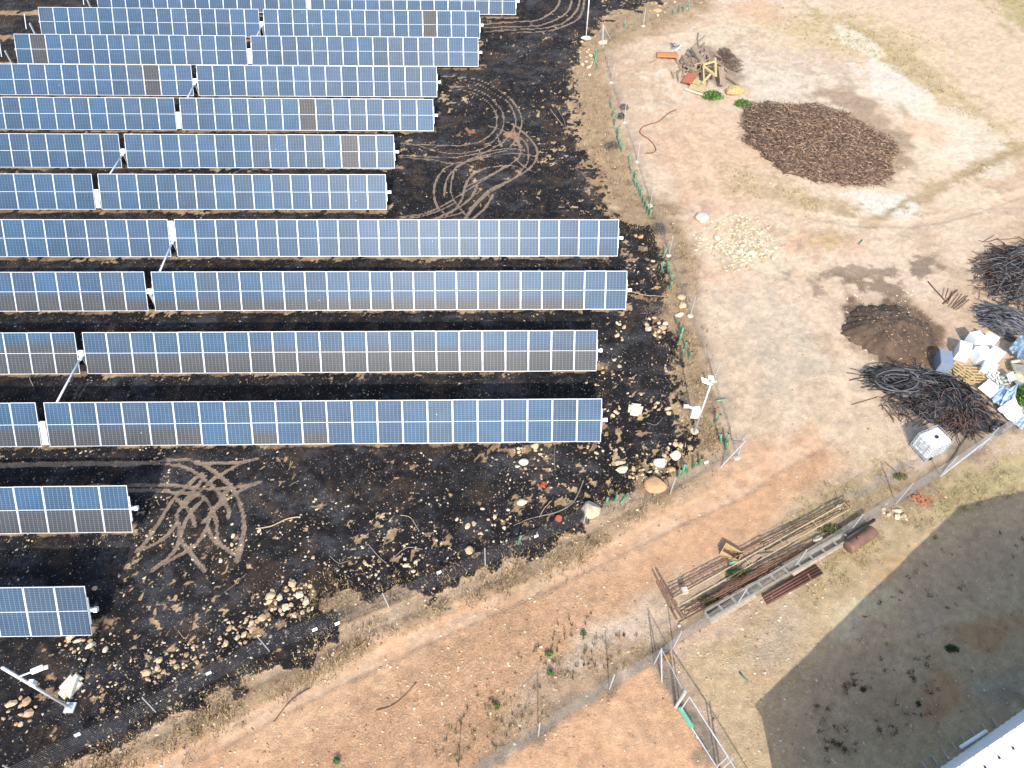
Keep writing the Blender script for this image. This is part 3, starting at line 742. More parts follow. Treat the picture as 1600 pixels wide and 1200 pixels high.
for i in range(80):
    s = .15 + i * .3; z = HE + (s if s < SP else 2 * SP - s) * slope - .02
    mb.beam(bp3(s, -.012, 0), bp3(s, -.012, z), .03, .03)
part("cladding_rib", mb, M_WALL, bld, kind="stuff")
# ladder-like bracket frames lying against the wall foot
for i in range(8):
    a = G(1448 + i * 15.5, 1206 - i * 10.2); 
    mb = MB(); d = Vector((bd[0], bd[1], 0)); q = Vector((-bd[1], bd[0], 0))
    mb.beam(a + Vector((0, 0, .05)), a + q * .28 + Vector((0, 0, .16)), .03); mb.beam(a + q * .28 + Vector((0, 0, .16)), a + q * .32, .03)
    thing1("metal_bracket", mb, M_GALV, a, NTH[i].replace("topmost", "lowest") + " bent grey bracket, counted upward along the foot of the white warehouse", "bracket", "metal brackets along the warehouse wall")
mb = MB(); a, b2 = G(1500, 1168, .25), G(1541, 1142, .25)
mb.tube([a, a.lerp(b2, .5) + Vector((0, 0, .06)), b2], .06, 8); thing1("white_pipe", mb, M_WHITE, a, "short white plastic pipe resting on the brackets by the warehouse wall", "pipe", smooth=True)

# ================================================================ STONES
def ico(sub=1):
    import bmesh
    bm = bmesh.new(); bmesh.ops.create_icosphere(bm, subdivisions=sub, radius=1)
    V_ = np.array([v.co[:] for v in bm.verts]); F_ = np.array([[v.index for v in f.verts] for f in bm.faces]); bm.free(); return V_, F_
IV1, IF1 = ico(1); IV2, IF2 = ico(2); IV3, IF3 = ico(3)
def rock_shape(V_, r, cuts=9, amp=.12, depth=(.55, .9)):
    v = V_.copy()
    for _ in range(cuts):
        n = np.array([r.gauss(0, 1) for _ in range(3)]); n /= np.linalg.norm(n)
        t = r.uniform(*depth); d = v @ n; v -= np.outer(np.clip(d - t, 0, None), n)
    v *= 1 + amp * (np.array([[r.random()] for _ in range(len(v))]) - .5); return v
ROCKM = {}
def stone_mats():
    ROCKM['tan'] = mat("tan_limestone", S(230, 200, 158), .9, var=.28, scale=3.5, bump=.5, bscale=14, rnd=.2)
    ROCKM['pale'] = mat("pale_limestone", S(236, 222, 190), .9, var=.2, scale=3, bump=.5, bscale=12, rnd=.14)
    ROCKM['white'] = mat("white_stone", S(242, 232, 210), .85, var=.12, scale=2.5, bump=.4, bscale=12)
    ROCKM['brown'] = mat("brown_stone", S(212, 172, 132), .9, var=.3, scale=3.5, bump=.5, bscale=14, rnd=.2)
    ROCKM['red'] = mat("red_clay_stone", S(196, 96, 66), .9, var=.3, scale=6, bump=.5, bscale=14)
    ROCKM['orange'] = mat("orange_sandstone", S(226, 178, 130), .9, var=.2, scale=2.2, bump=.5, bscale=9)
stone_mats()
rk = random.Random(5); VAR = {}
for c in ROCKM:
    VAR[c] = []
    for i in range(7):
        v = rock_shape(IV1 if i < 6 else IV2, rk); VAR[c].append(np_mesh("rock", v, IF1 if i < 6 else IF2, [ROCKM[c]]))
def rock(u, v, size, c, label, group, hgt=.55, xy=None, name="rock"):
    q = G(u, v) if xy is None else on(*xy)
    o = bpy.data.objects.new(name, rk.choice(VAR[c])); COL.objects.link(o)
    a = size / 2 * rk.uniform(.9, 1.15); o.scale = (a * rk.uniform(.9, 1.3), a * rk.uniform(.75, 1.05), a * hgt * rk.uniform(.8, 1.15))
    o.location = q + Vector((0, 0, o.scale[2] * .45)); o.rotation_euler = (rk.uniform(-.25, .25), rk.uniform(-.25, .25), rk.uniform(0, 6.28))
    return tag(o, label, "rock", group)
def pxm(u, v):                        # survey units per metre on the land
    a, b2 = P(u - 5, v), P(u + 5, v); return 10 / (a - b2).length
ORD = ["largest", "second largest", "third largest", "fourth largest", "fifth largest", "sixth largest", "seventh largest", "eighth largest"]
def name_each(pl, label, cu, cv, ru, rv, long_=False):
    """every stone its own description: the biggest by size, the others by where they lie in the group"""
    pl = sorted(pl, key=lambda p_: -(p_[2] if long_ else p_[3].scale.x * p_[3].scale.y)); seen = {}
    for i, (u, v, sz, ob) in enumerate(pl):
        if i < 8: ob["label"] = (ORD[i].replace("largest", "longest") if long_ else ORD[i]) + " " + label; continue
        a, b_ = (u - cu) / ru, (v - cv) / rv
        w_ = ("topmost " if b_ < -.75 else "upper " if b_ < -.25 else "bottommost " if b_ > .75 else "lower " if b_ > .25 else "") + ("leftmost-end" if a < -.7 else "left-side" if a < -.2 else "rightmost-end" if a > .7 else "right-side" if a > .2 else "middle")
        ch_ = (["short", "shorter", "shortest"] if long_ else ["small", "smaller", "tiny"])[min(2, seen.get(w_, 0))]; seen[w_] = seen.get(w_, 0) + 1
        ob["label"] = ch_ + " " + w_ + " " + label
def heap(cu, cv, ru, rv, rot, n, s0, s1, cols, label, group, layers=0.0):
    k = pxm(cu, cv); pl = []
    for i in range(n):
        for _ in range(30):
            t, rr_ = rk.uniform(0, 6.283), math.sqrt(rk.random()) ** 1.0; a, b2 = rr_ * ru * math.cos(t), rr_ * rv * math.sin(t)
            c, s = math.cos(math.radians(rot)), math.sin(math.radians(rot)); u, v = cu + a * c - b2 * s, cv + a * s + b2 * c
            sz = s0 + (s1 - s0) * rk.random() ** 2.2
            if all(math.hypot(u - p[0], (v - p[1]) * 1.25) > .36 * (sz + p[2]) * k for p in pl): break
        pl.append((u, v, sz, rock(u, v, sz, rk.choice(cols), label, group)))
    name_each(pl, label, cu, cv, ru, rv)
# single stones that stand out: u, v, size(m), colour, height ratio, label
def big_rock(u, v, sx, sy, h, rot, c, seed, label, name="boulder", cuts=10, sub=3, depth=(.6, .9), amp=.03, wall=None):
    r = random.Random(seed); V_, F_ = {1: (IV1, IF1), 2: (IV2, IF2), 3: (IV3, IF3)}[sub]
    vv = rock_shape(V_, r, cuts, amp, depth); vv = vv / np.abs(vv).max(0)
    vv = vv * np.array([sx / 2, sy / 2, h / 2]); vv[:, 2] = np.maximum(vv[:, 2], -h * .3); vv[:, 2] += h * .3
    cs, sn = math.cos(rot), math.sin(rot); vv = np.stack([vv[:, 0] * cs - vv[:, 1] * sn, vv[:, 0] * sn + vv[:, 1] * cs, vv[:, 2]], 1)
    o = link(name, np_mesh(name, vv, F_, [ROCKM[c]]), None, G(u, v) + Vector((0, 0, -.03))); return tag(o, label, "rock")
def slab(u, v, sx, sy, h, rot, label, bev=.22, c='white'):
    import bmesh
    bm = bmesh.new(); bmesh.ops.create_cube(bm, size=1)
    bmesh.ops.scale(bm, vec=(sx, sy, h), verts=bm.verts)
    r = random.Random(int(u))
    for q in bm.verts: q.co.x += r.uniform(-.06, .06) * sx; q.co.y += r.uniform(-.06, .06) * sy
    bmesh.ops.bevel(bm, geom=[e for e in bm.edges if abs((e.verts[0].co - e.verts[1].co).normalized().z) > .8], offset=bev * min(sx, sy), segments=4, affect='EDGES')
    bmesh.ops.bevel(bm, geom=[e for e in bm.edges if abs((e.verts[0].co.z + e.verts[1].co.z) / 2 - h / 2) < .01], offset=min(.06, h * .25), segments=2, affect='EDGES')
    bmesh.ops.subdivide_edges(bm, edges=[e for e in bm.edges if e.calc_length() > .3], cuts=2)
    for q in bm.verts: q.co += Vector((r.uniform(-1, 1), r.uniform(-1, 1), r.uniform(-1, 1))) * .008
    me = bpy.data.meshes.new("flat_stone"); bm.to_mesh(me); bm.free(); me.materials.append(ROCKM[c])
    o = link("flat_stone", me, None, G(u, v) + Vector((0, 0, h * .45))); o.rotation_euler = (.02, -.03, rot); return tag(o, label, "rock")
slab(992, 642, .72, .56, .30, -.25, "square white stone with rounded corners on black ash beside the last long tracker row")
slab(113, 1073, .86, .60, .20, 1.05, "flat white stone slab with a shallow step, below the camera mast in the burnt corner")
big_rock(1023, 760, 1.05, .95, .62, .3, 'orange', 3, "round orange-tan boulder, widest stone beside the dirt road")
big_rock(922, 800, .92, .80, .62, .5, 'pale', 12, "angular pale grey boulder standing at the road edge behind a thin fence post")
big_rock(1031, 724, .68, .55, .42, .2, 'white', 8, "cream-white boulder at the foot of the black ash bay")
big_rock(1054, 713, .60, .55, .40, .8, 'pale', 21, "pale boulder wedged just above the cream-white one by the fence")
big_rock(973, 735, .62, .36, .3, .1, 'pale', 33, "long yellowish boulder west of the round orange one")
big_rock(968, 724, .60, .26, .24, .15, 'tan', 35, "thin tan slab stone stacked over the long yellowish boulder")
big_rock(848, 762, .12, .12, .02, 0, 'red', 5, "small flat red patch stone in the ash")
big_rock(1048, 735, .42, .30, .26, 0, 'orange', 41, "blocky stone with an orange side against the fence line")
big_rock(818, 722, .48, .40, .32, 0, 'pale', 44, "largest pale stone in the cluster under the last long tracker row", sub=2)
big_rock(835, 698, .40, .34, .3, .4, 'tan', 45, "rounded tan stone touching the lower edge of the last long tracker row", sub=2)
big_rock(816, 786, .52, .34, .26, .4, 'pale', 46, "low pale stone half sunk beside the red patch in the ash", sub=2)
big_rock(733, 861, .36, .40, .32, .6, 'tan', 47, "single tan boulder by the short white fence post", sub=2)
big_rock(1098, 342, 1.0, .95, .62, .4, 'white', 48, "white boulder crowning the rubble heap in the yard")
big_rock(1064, 466, .62, .45, .34, .6, 'tan', 49, "tan boulder topmost of the stones on the road side of the plant guards", sub=2)
big_rock(1066, 479, .5, .42, .3, 0, 'tan', 50, "middle tan boulder of the stones on the road side of the plant guards", sub=2)
big_rock(1062, 492, .62, .36, .3, .2, 'pale', 51, "lowest pale boulder of the stones on the road side of the plant guards", sub=2)
big_rock(1028, 17, .85, .45, .3, .1, 'orange', 52, "wide orange-tan boulder on the far verge above the timber heap", sub=2)
big_rock(143, 1008, .40, .22, .2, .55, 'pale', 53, "oblong pale stone just below the corner of the three-panel stub", sub=2)
big_rock(165, 1015, .24, .24, .2, 0, 'pale', 54, "cream stone right of the oblong one near the three-panel stub", sub=2)
big_rock(229, 1052, .36, .32, .22, .2, 'tan', 55, "bulky tan stone at the lower end of the long stone band", sub=2)
big_rock(249, 1032, .30, .24, .22, .9, 'tan', 56, "bright tan stone above the bulky one in the long stone band", sub=2)
big_rock(149, 920, .24, .2, .2, .5, 'tan', 57, "lone pinkish stone beside the end cap of the three-panel stub", sub=2)
big_rock(345, 877, .20, .16, .14, 1, 'white', 58, "single bright white stone at the foot of the criss-cross tracks", sub=2)
big_rock(916, 61, .9, .35, .34, 0, 'white', 59, "white concrete block at the foot of the far tall pole", sub=2, cuts=5)
big_rock(942, 68, .9, .5, .5, .5, 'pale', 60, "grey stone footing at the far fence corner", sub=2)
big_rock(1310, 793, .01 + .4, .3, .25, 0, 'pale', 61, "grey concrete lump beside the far end of the pale rack", sub=2)
big_rock(1278, 843, .55, .4, .26, .2, 'pale', 62, "broad grey stone lying between the rusty trusses and the fence", sub=2)
bpy.data.objects.remove([o for o in bpy.data.objects if o.get("label", "").startswith("small flat red patch")][0])
heap(457, 938, 44, 26, -12, 40, .13, .42, ['pale', 'tan', 'tan'], "cream stone in the heap where the ash meets the dirt road", "stones heaped beside the road")
heap(385, 985, 52, 17, -25, 26, .13, .40, ['tan', 'tan', 'brown'], "tan stone in the upper half of the long stone band", "stones of the upper band")
heap(275, 1035, 60, 18, -24, 26, .12, .36, ['tan', 'brown', 'tan'], "tan stone in the lower half of the long stone band", "stones of the lower band")
heap(120, 1005, 34, 12, 10, 14, .12, .30, ['tan', 'brown', 'pale'], "tan stone scattered below the three-panel stub", "stones below the three-panel stub")
heap(28, 1112, 30, 26, -40, 12, .14, .40, ['tan', 'tan', 'brown'], "tan stone in the corner patch below the camera mast", "stones below the camera mast")
heap(1040, 508, 14, 12, 40, 1, .2, .3, ['tan'], "tan stone next to the pair of plant guards", "stone near guards")
heap(1028, 512, 20, 14, 35, 12, .20, .46, ['tan', 'tan', 'pale'], "tan rock in the cluster beside the plant guards", "rock cluster by the plant guards")
heap(970, 520, 7, 22, -10, 9, .14, .36, ['tan', 'pale'], "tan rock in the short line below the longest-reaching row", "rocks below the longest-reaching row")
heap(1035, 640, 18, 10, 20, 5, .2, .38, ['tan'], "tan rock in the loose group past the square white stone", "rocks east of the square stone")
heap(1044, 576, 6, 8, 0, 4, .16, .30, ['tan', 'brown'], "tan rock in the small group at the ash bay edge", "rocks at the ash bay edge")
heap(955, 640, 14, 10, 0, 6, .14, .3, ['tan', 'pale'], "tan rock just west of the square white stone", "rocks west of the square stone")
heap(1010, 738, 34, 12, -8, 18, .14, .38, ['tan', 'pale', 'tan'], "tan stone packed round the road-bend boulders", "stones at the road bend")
heap(1060, 700, 26, 14, -30, 10, .14, .34, ['pale', 'tan'], "pale stone by the fence corner above the boulders", "stones at the fence corner")
heap(940, 700, 34, 18, 0, 14, .12, .28, ['tan', 'pale'], "pale stone off the corner of the last long tracker row", "stones off the last row's corner")
heap(830, 720, 34, 24, 30, 18, .12, .30, ['pale', 'tan'], "pale stone clustered below the last long tracker row", "stones below the last long row")
heap(760, 815, 80, 22, -14, 18, .12, .26, ['pale', 'tan'], "cream stone in the strip above the burnt fence corner", "stones above the fence corner")
heap(600, 890, 76, 16, -4, 20, .12, .28, ['tan', 'pale'], "tan stone scattered along the lower rim of the ash", "stones on the ash rim")
heap(440, 850, 110, 30, 8, 16, .11, .22, ['pale', 'tan'], "pale stone strewn on open ash below the last row", "stones on open ash")
heap(915, 92, 10, 30, -10, 14, .25, .55, ['pale', 'tan'], "pale rock in the bank under the far tall pole", "rocks under the far pole")
heap(1060, 12, 80, 14, -8, 14, .2, .45, ['tan', 'pale'], "tan rock on the far verge beyond the timber heap", "rocks on the far verge")
heap(1395, 800, 26, 10, 20, 9, .16, .42, ['tan', 'pale'], "concrete lump by the fence post near the rusty tank", "concrete lumps by the tank")
heap(1150, 375, 66, 38, 20, 34, .2, .5, ['pale', 'pale', 'tan'], "pale rubble rock on the low mid-yard heap", "rubble rocks in the yard")
heap(1000, 400, 22, 40, -15, 10, .14, .34, ['tan', 'brown'], "tan stone in ash beside the row under the tyre swirl", "stones beside the tyre swirl row")
heap(975, 590, 70, 30, 0, 16, .10, .24, ['pale', 'tan'], "pale stone in the ash bay past the row ends", "stones in the ash bay")

# scattered small stones, joined
def scatter_stones(n, region, s0, s1, m, name, label, cat="stones", dens=None, V_=None):
    IV0, IF0 = ico(1) if False else (None, None)
    import itertools
    oct_v = np.array([(1, 0, 0), (-1, 0, 0), (0, 1, 0), (0, -1, 0), (0, 0, 1), (0, 0, -.6), (.62, .62, .5), (-.6, .6, .45), (-.62, -.6, .5), (.6, -.62, .42)])
    faces = np.array([(4, 6, 7), (4, 7, 8), (4, 8, 9), (4, 9, 6), (0, 2, 6), (2, 7, 6), (2, 1, 7), (1, 8, 7), (1, 3, 8), (3, 9, 8), (3, 0, 9), (0, 6, 9)])
    faces = faces[:, ::-1] if False else faces
    us = rng.uniform(region[0], region[2], n * 3); vs = rng.uniform(region[1], region[3], n * 3)
    D = _F[None] + _R[None] * ((us - 800) / FPX)[:, None] - _U[None] * ((vs - 600) / FPX)[:, None]
    k = -CAM[2] / (D[:, 2] - SLX * D[:, 0] - SLY * D[:, 1]); x, y = D[:, 0] * k, D[:, 1] * k
    # equal chance per unit of land rather than per unit of picture, softened
    wgt = dens(us, vs, x, y) if dens else np.ones(len(x))
    keep = rng.random(len(x)) < wgt; x, y = x[keep][:n], y[keep][:n]; n = len(x)
    i = np.clip(np.searchsorted(xs, x), 1, nX - 1); j = np.clip(np.searchsorted(ys, y), 1, nY - 1); z = Z[j * nX + i]
    sz = s0 + (s1 - s0) * rng.random(n) ** 3.5; sz = sz / 2
    ang = rng.uniform(0, 6.283, n); V0 = oct_v[None] * rng.uniform(.75, 1.2, (n, len(oct_v), 1)) * (np.stack([sz * rng.uniform(.9, 1.4, n), sz * rng.uniform(.7, 1, n), sz * rng.uniform(.45, .8, n)], 1))[:, None]
    c, s = np.cos(ang)[:, None], np.sin(ang)[:, None]
    Vv = np.stack([V0[..., 0] * c - V0[..., 1] * s + x[:, None], V0[..., 0] * s + V0[..., 1] * c + y[:, None], V0[..., 2] + (z + sz * .08)[:, None]], -1).reshape(-1, 3)
    Ff = (faces[None] + (np.arange(n) * len(oct_v))[:, None, None]).reshape(-1, 3)
    mi = np.repeat(rng.integers(0, len(m), n), len(faces))
    o = link(name, np_mesh(name, Vv, Ff, m, mi), kind="stuff"); tag(o, label, cat); return o
def at_grid(arr, x, y):
    i = np.clip(np.searchsorted(xs, x), 1, nX - 1); j = np.clip(np.searchsorted(ys, y), 1, nY - 1); return arr[j * nX + i]
rocky = np.clip(.07 + 1.4 * sstep(.54, .66, fbm(gx, gy, .55, 5, 401, .6)), 0, 1) * inb * (1 - track * .6)
for a in ((930, 600, 80, 110, 0), (330, 1000, 190, 60, -22), (460, 935, 70, 40, 0), (650, 860, 190, 50, -8), (840, 730, 90, 60, 20), (1010, 730, 90, 50, -10), (920, 110, 30, 90, -10), (960, 420, 60, 60, 0), (340, 860, 90, 50, 0), (950, 200, 40, 140, -14), (1060, 600, 24, 110, -10), (1100, 690, 50, 40, 0)):
    rocky = np.clip(rocky + 1.2 * sstep(0, .6, ell(a[0], a[1], a[2], a[3], a[4])) * np.clip(inb + verge, 0, 1), 0, 1)
rocky = np.clip(rocky + .35 * verge, 0, 1)
SM = [ROCKM['tan'], ROCKM['pale'], ROCKM['brown']]
scatter_stones(11500, (-60, -40, 1150, 1280), .03, .14, [ROCKM['tan'], ROCKM['pale'], ROCKM['pale'], ROCKM['brown'], mat('sooty_stone', S(128, 116, 104), .95, var=.4), MATS['sooty_stone']], "loose_stones", "small pale stones strewn over the burnt field", dens=lambda u, v, x, y: at_grid(rocky, x, y) * np.clip((v + 300) / 1100, .15, 1))
gmask = np.clip(.25 * (1 - inb) + .8 * sstep(0, 1, ell(700, 1090, 460, 110, -30)) + .9 * sstep(0, 1, ell(1150, 380, 110, 60, 20)) + .7 * sstep(0, 1, ell(1200, 1010, 150, 110, -30)) + .5 * sstep(0, 1, ell(1380, 830, 260, 50, -34)), 0, 1) * (1 - inb)
scatter_stones(13000, (0, -40, 1660, 1290), .025, .13, [ROCKM['tan'], ROCKM['pale'], ROCKM['brown'], mat('earth_clod', S(178, 140, 104), .95, var=.3)], "road_gravel", "loose gravel and chips on the dirt road and yard", "gravel", dens=lambda u, v, x, y: at_grid(gmask, x, y))
scatter_stones(1500, (1065, 320, 1235, 450), .08, .3, [ROCKM['pale'], ROCKM['pale'], ROCKM['tan']], "rubble", "pale broken rubble covering the low heap in the yard", "rubble", dens=lambda u, v, x, y: sstep(0, .5, 1 - np.sqrt(((u - 1150) / 75) ** 2 + ((v - 380) / 50) ** 2)) * (vnoise(x * .9, y * .9, 5) > .42))

# ================================================================ PERIMETER WIRE FENCE
M_WIRE = mat("fence_wire", (.30, .31, .32), .5, metal=.4, var=.3)
M_WIRED = mat("scorched_wire", (.10, .10, .11), .6, metal=.3, var=.3)
M_POST = mat("painted_steel_post", (.46, .48, .50), .45, metal=.3, var=.15, scale=9)
M_RUST = mat("rusty_steel", S(158, 118, 92), .85, metal=.2, var=.45, scale=9, bump=.4)
M_RUST2 = mat("dark_rusty_steel", S(126, 94, 76), .85, metal=.2, var=.45, scale=9, bump=.4)
f1 = [(-150, 1300), (45, 1215), (243, 1113), (421, 1017), (608, 948), (758, 884), (912, 816), (1047, 772), (1152, 716), (1115, 596), (1078, 495), (1045, 400), (1016, 322), (996, 254), (976, 192), (955, 130), (940, 66), (1005, 42), (1075, 14), (1150, -18)]
fpl = ["near the corner of the view below the camera mast", "leaning beside the densest part of the wire fence", "near the tip of the cream stone heap", "above the road where dry grass meets the ash", "by the single tan boulder", "in front of the angular pale boulder", "beside the round orange boulder"]
fence1 = empty("wire_fence", G(421, 1017), "low wire fence with thin posts running round the edge of the burnt field", "fence")
FP = [G(u, v) for u, v in f1]
M_FOOT = mat("concrete_footing", S(232, 218, 196), .9, var=.2, scale=6, bump=.5)
for i, q in enumerate(FP):
    mb = MB(); hgt = 1.5; rr_ = random.Random(i); top = q + Vector((rr_.uniform(-.1, .1), rr_.uniform(-.1, .1), hgt))
    mb.tube([q - Vector((0, 0, .2)), top], .024, 6); part("fence_post", mb, M_POST, fence1)
    if 8 <= i:
        r = random.Random(i + 40); vv = rock_shape(IV2, r, 6) * np.array([.2, .16, .1]); o = link("footing", np_mesh("footing", vv, IF2, [M_FOOT]), fence1, q - fence1.location + Vector((0, 0, .05)))
for s0, s1 in ((8, 9), (8, 7), (16, 17), (16, 15)):
    a, b2 = FP[s0], FP[s1]; d = (b2 - a).normalized(); mb = MB(); mb.tube([a + Vector((0, 0, 1.35)), a + d * 1.0], .025, 6); part("brace", mb, M_POST, fence1)
for i in range(len(FP) - 1):
    a, b2 = FP[i], FP[i + 1]; mb = MB(); L = (b2 - a).length; ns_ = 5
    for h in [.08 + .125 * j for j in range(11)]:
        pts = [a.lerp(b2, t / ns_) + Vector((0, 0, h - .03 * math.sin(math.pi * t / ns_) + rk.uniform(-.012, .012))) for t in range(ns_ + 1)]
        for p_, q_ in zip(pts, pts[1:]): mb.beam(p_, q_, .008 if i < 6 else .004)
    nn = int(L / .3)
    for j in range(1, nn):
        p_ = a.lerp(b2, j / nn); mb.beam(p_ + Vector((0, 0, .06)), p_ + Vector((0, 0, 1.33)), .005 if i < 6 else .003, up=Vector((1, 0, 0)))
    part("wire_panel", mb, M_WIRED if i < 6 else M_WIRE, fence1, kind="stuff")
M_PLAQ = mat("white_plaque", (.8, .8, .78), .5, var=.05)
for u, v, lb in ((326, 1052, "small blank white plaque on the wire fence above the leaning post"), (527, 974, "small blank white plaque on the wire fence beside the cream stone heap"), (492, 984, "round white insulator tag hanging on the wire fence near the cream heap"), (838, 838, "small blank white plaque on the wire near the orange cap"), (686, 895, "small blank white plaque hanging on the wire above the road verge"), (121, 1148, "crumpled white tag low on the wire fence in the burnt corner"), (1104, 722, "small white tag on the fence near the green plant guards at the bend")):
    q = G(u, v, .5); mb = MB(); mb.box(q, (.19, .02, .12), Matrix.Rotation(.45, 3, 'Z') @ Matrix.Rotation(-.5, 3, 'X')); mb.box(q + Vector((0, 0, .08)), (.02, .03, .05)); thing1("fence_plaque", mb, M_PLAQ, q, lb, "plaque")

# ---------------------------------------------------------------- chain-link fence and gate
M_LINK = mat("chain_link_wire", (.19, .19, .19), .6, metal=.3, var=.2)
fence2 = empty("chain_link_fence", G(1055, 1010), "grey chain-link fence with steel posts between the dirt road and the lower lot", "fence")
def chain_panel(a, b2, H=1.7, sp=.11):
    mb = MB(); L = math.hypot(b2.x - a.x, b2.y - a.y); d = (b2 - a) / L; n = int((L + H) / sp)
    for j in range(n):
        s = j * sp - H + sp / 2
        for sg in (1, -1):
            x0, x1 = (s, s + H) if sg > 0 else (s + H, s); z0, z1 = 0.03, H
            t0, t1 = 0.0, 1.0                                   # clip to the bay
            dx = x1 - x0
            for lim, s_ in ((0, 1), (L, -1)):
                f0, f1_ = (x0 - lim) * s_, (x1 - lim) * s_
                if f0 < 0 and f1_ < 0: t0, t1 = 1, 0; break
                if f0 < 0: t0 = max(t0, f0 / (f0 - f1_))
                if f1_ < 0: t1 = min(t1, f0 / (f0 - f1_))
            if t1 - t0 < .02: continue
            mb.tube([a + d * (x0 + dx * t) + Vector((0, 0, z0 + (z1 - z0) * t)) for t in (t0, t1)], .0019, 3, cap=False)
    for h in (.05, .9, H): mb.beam(a + Vector((0, 0, h)), b2 + Vector((0, 0, h)), .005)
    return mb
f2 = [(560, 1340), (715, 1232), (841, 1150), (952, 1077), (1022, 1038), (1052, 1012), (1150, 947), (1240, 888), (1325, 834), (1400, 787), (1468, 745), (1530, 702), (1600, 655), (1690, 596)]
FQ = [G(u, v) for u, v in f2]
for i, q in enumerate(FQ):
    mb = MB(); mb.tube([q - Vector((0, 0, .2)), q + Vector((0, 0, 1.72))], .024, 8); ps = part("fence_post", mb, M_POST, fence2)
for i in range(len(FQ) - 1): part("chain_link_panel", chain_panel(FQ[i], FQ[i + 1]), M_LINK, fence2, kind="stuff")
mb = MB(); mb.tube([G(1034, 1065), FQ[4] + Vector((0, 0, 1.65))], .03, 6); part("brace", mb, M_POST, fence2)
mb = MB(); mb.tube([G(1468, 745), FQ[11] + Vector((0, 0, .9))], .045, 6); part("brace", mb, M_POST, fence2)
# gate side
g0, g1, g2 = G(1056, 1104), G(1063, 1110), G(1119, 1199)
part("chain_link_panel", chain_panel(FQ[4], g0), M_LINK, fence2, kind="stuff")
mb = MB(); mb.beam(FQ[4] + Vector((0, 0, 1.68)), g0 + Vector((0, 0, 1.68)), .03); part("top_rail", mb, M_POST, fence2)
mb = MB(); mb.tube([g0 - Vector((0, 0, .2)), g0 + Vector((0, 0, 1.8))], .065, 10); part("gate_post", mb, M_POST, fence2)
gate = empty("chain_link_gate", g1, "long framed chain-link gate closing the orange plot, hung on a thick grey post", "gate")
up_ = Vector((0, 0, 1)); mb = MB()
for a, b2 in ((g1 + up_ * .08, g2 + up_ * .08), (g1 + up_ * 1.7, g2 + up_ * 1.7), (g1 + up_ * .08, g1 + up_ * 1.7), (g2 + up_ * .08, g2 + up_ * 1.7)): mb.tube([a, b2], .028, 8)
part("gate_frame", mb, M_POST, gate); part("chain_link_panel", chain_panel(g1, g2, 1.68), M_LINK, gate, kind="stuff")
mb = MB(); q = g1 + (g2 - g1) * .16; dd = (g2 - g1).normalized(); mb.beam(q - dd * .42 + up_ * .12, q + dd * .36 + up_ * .12, .10, .22)
thing1("mint_plank", mb, mat("mint_plastic", S(130, 214, 190), .5, var=.1), q, "mint-green plastic plank propped along the foot of the gate", "plank")
g3 = G(1195, 1325); mb = MB(); mb.tube([g2 + Vector((.12, -.1, -.2)), g2 + Vector((.12, -.1, 1.75))], .035, 8); part("fence_post", mb, M_POST, fence2)
part("chain_link_panel", chain_panel(g2 + Vector((.12, -.1, 0)), g3), M_LINK, fence2, kind="stuff")
mb = MB(); mb.tube([g2 + up_ * 1.68, g3 + up_ * 1.68], .025, 6); mb.tube([g2 + up_ * .06, g3 + up_ * .06], .02, 6); part("top_rail", mb, M_POST, fence2)
q = G(1041, 1030); mb = MB(); mb.box(q + up_ * .18, (.2, .16, .32), Matrix.Rotation(.3, 3, 'Z'), taper=.8); mb.box(q + up_ * .37, (.1, .1, .06), Matrix.Rotation(.3, 3, 'Z'))
thing1("yellow_canister", mb, mat("yellow_plastic", S(196, 150, 50), .5, var=.3), q, "dusty yellow canister standing inside the fence corner", "canister")

# ================================================================ GREEN PLANT GUARDS
M_GREEN = mat("green_plastic", S(98, 154, 124), .5, var=.25, scale=5, rnd=.2)
tube_me = []
for i in range(4):
    mb = MB(); n = 10
    for r_o in (.055, .047):
        pass
    mb.tube([(0, 0, -.05), (0, 0, .25), (0, 0, .55 + .05 * i)], .055, n, cap=False); mb.tube([(0, 0, .55 + .05 * i), (0, 0, .08)], .046, n, cap=False)
    a0, a1_ = n * 2, n * 3
    mb.f += [(2 * n + k_, 2 * n + (k_ + 1) % n, 3 * n + (k_ + 1) % n, 3 * n + k_) for k_ in range(n)]; mb.m += [0] * n
    tube_me.append(mb.mesh("plant_guard", M_GREEN, True))
def guards(lst, label, group, lean=.25):
    lst = sorted(lst, key=lambda p_: p_[1]); base_label = label
    for i_, (u, v) in enumerate(lst):
        if len(lst) > 1: label = NTH[i_] + " " + base_label
        o = bpy.data.objects.new("plant_guard", rk.choice(tube_me)); COL.objects.link(o); o.location = G(u, v)
        o.rotation_euler = (rk.uniform(-lean, lean), rk.uniform(-lean, lean), rk.uniform(0, 6)); tag(o, label, "plant guard", group)
zq = lambda p: [(940 + .15 * a, 160 + .15 * b_) for a, b_ in p]
guards(zq([(100, 60), (105, 150), (135, 200), (130, 240), (150, 320), (155, 370), (180, 430), (190, 480), (205, 510)]), "green plant guard of the upper file near the curled hose", "plant guards of the upper file")
guards(zq([(290, 650), (315, 740), (330, 780), (350, 830), (355, 880), (375, 920), (390, 960), (410, 1000), (430, 1060), (445, 1110), (470, 1150), (495, 1190)]), "green plant guard in the close slanting file beside the pale fence footings", "plant guards of the slanting file")
guards([(1036, 402), (1042, 420), (1044, 428), (1049, 440), (1047, 451), (1035, 422)], "green plant guard beside the longest-reaching row", "plant guards by the longest-reaching row")
guards([(1057, 505), (1061, 521), (1061, 535), (1070, 545), (1067, 557), (1076, 560), (1063, 528)], "green plant guard in the loose file beside the black ash bay", "plant guards by the ash bay")
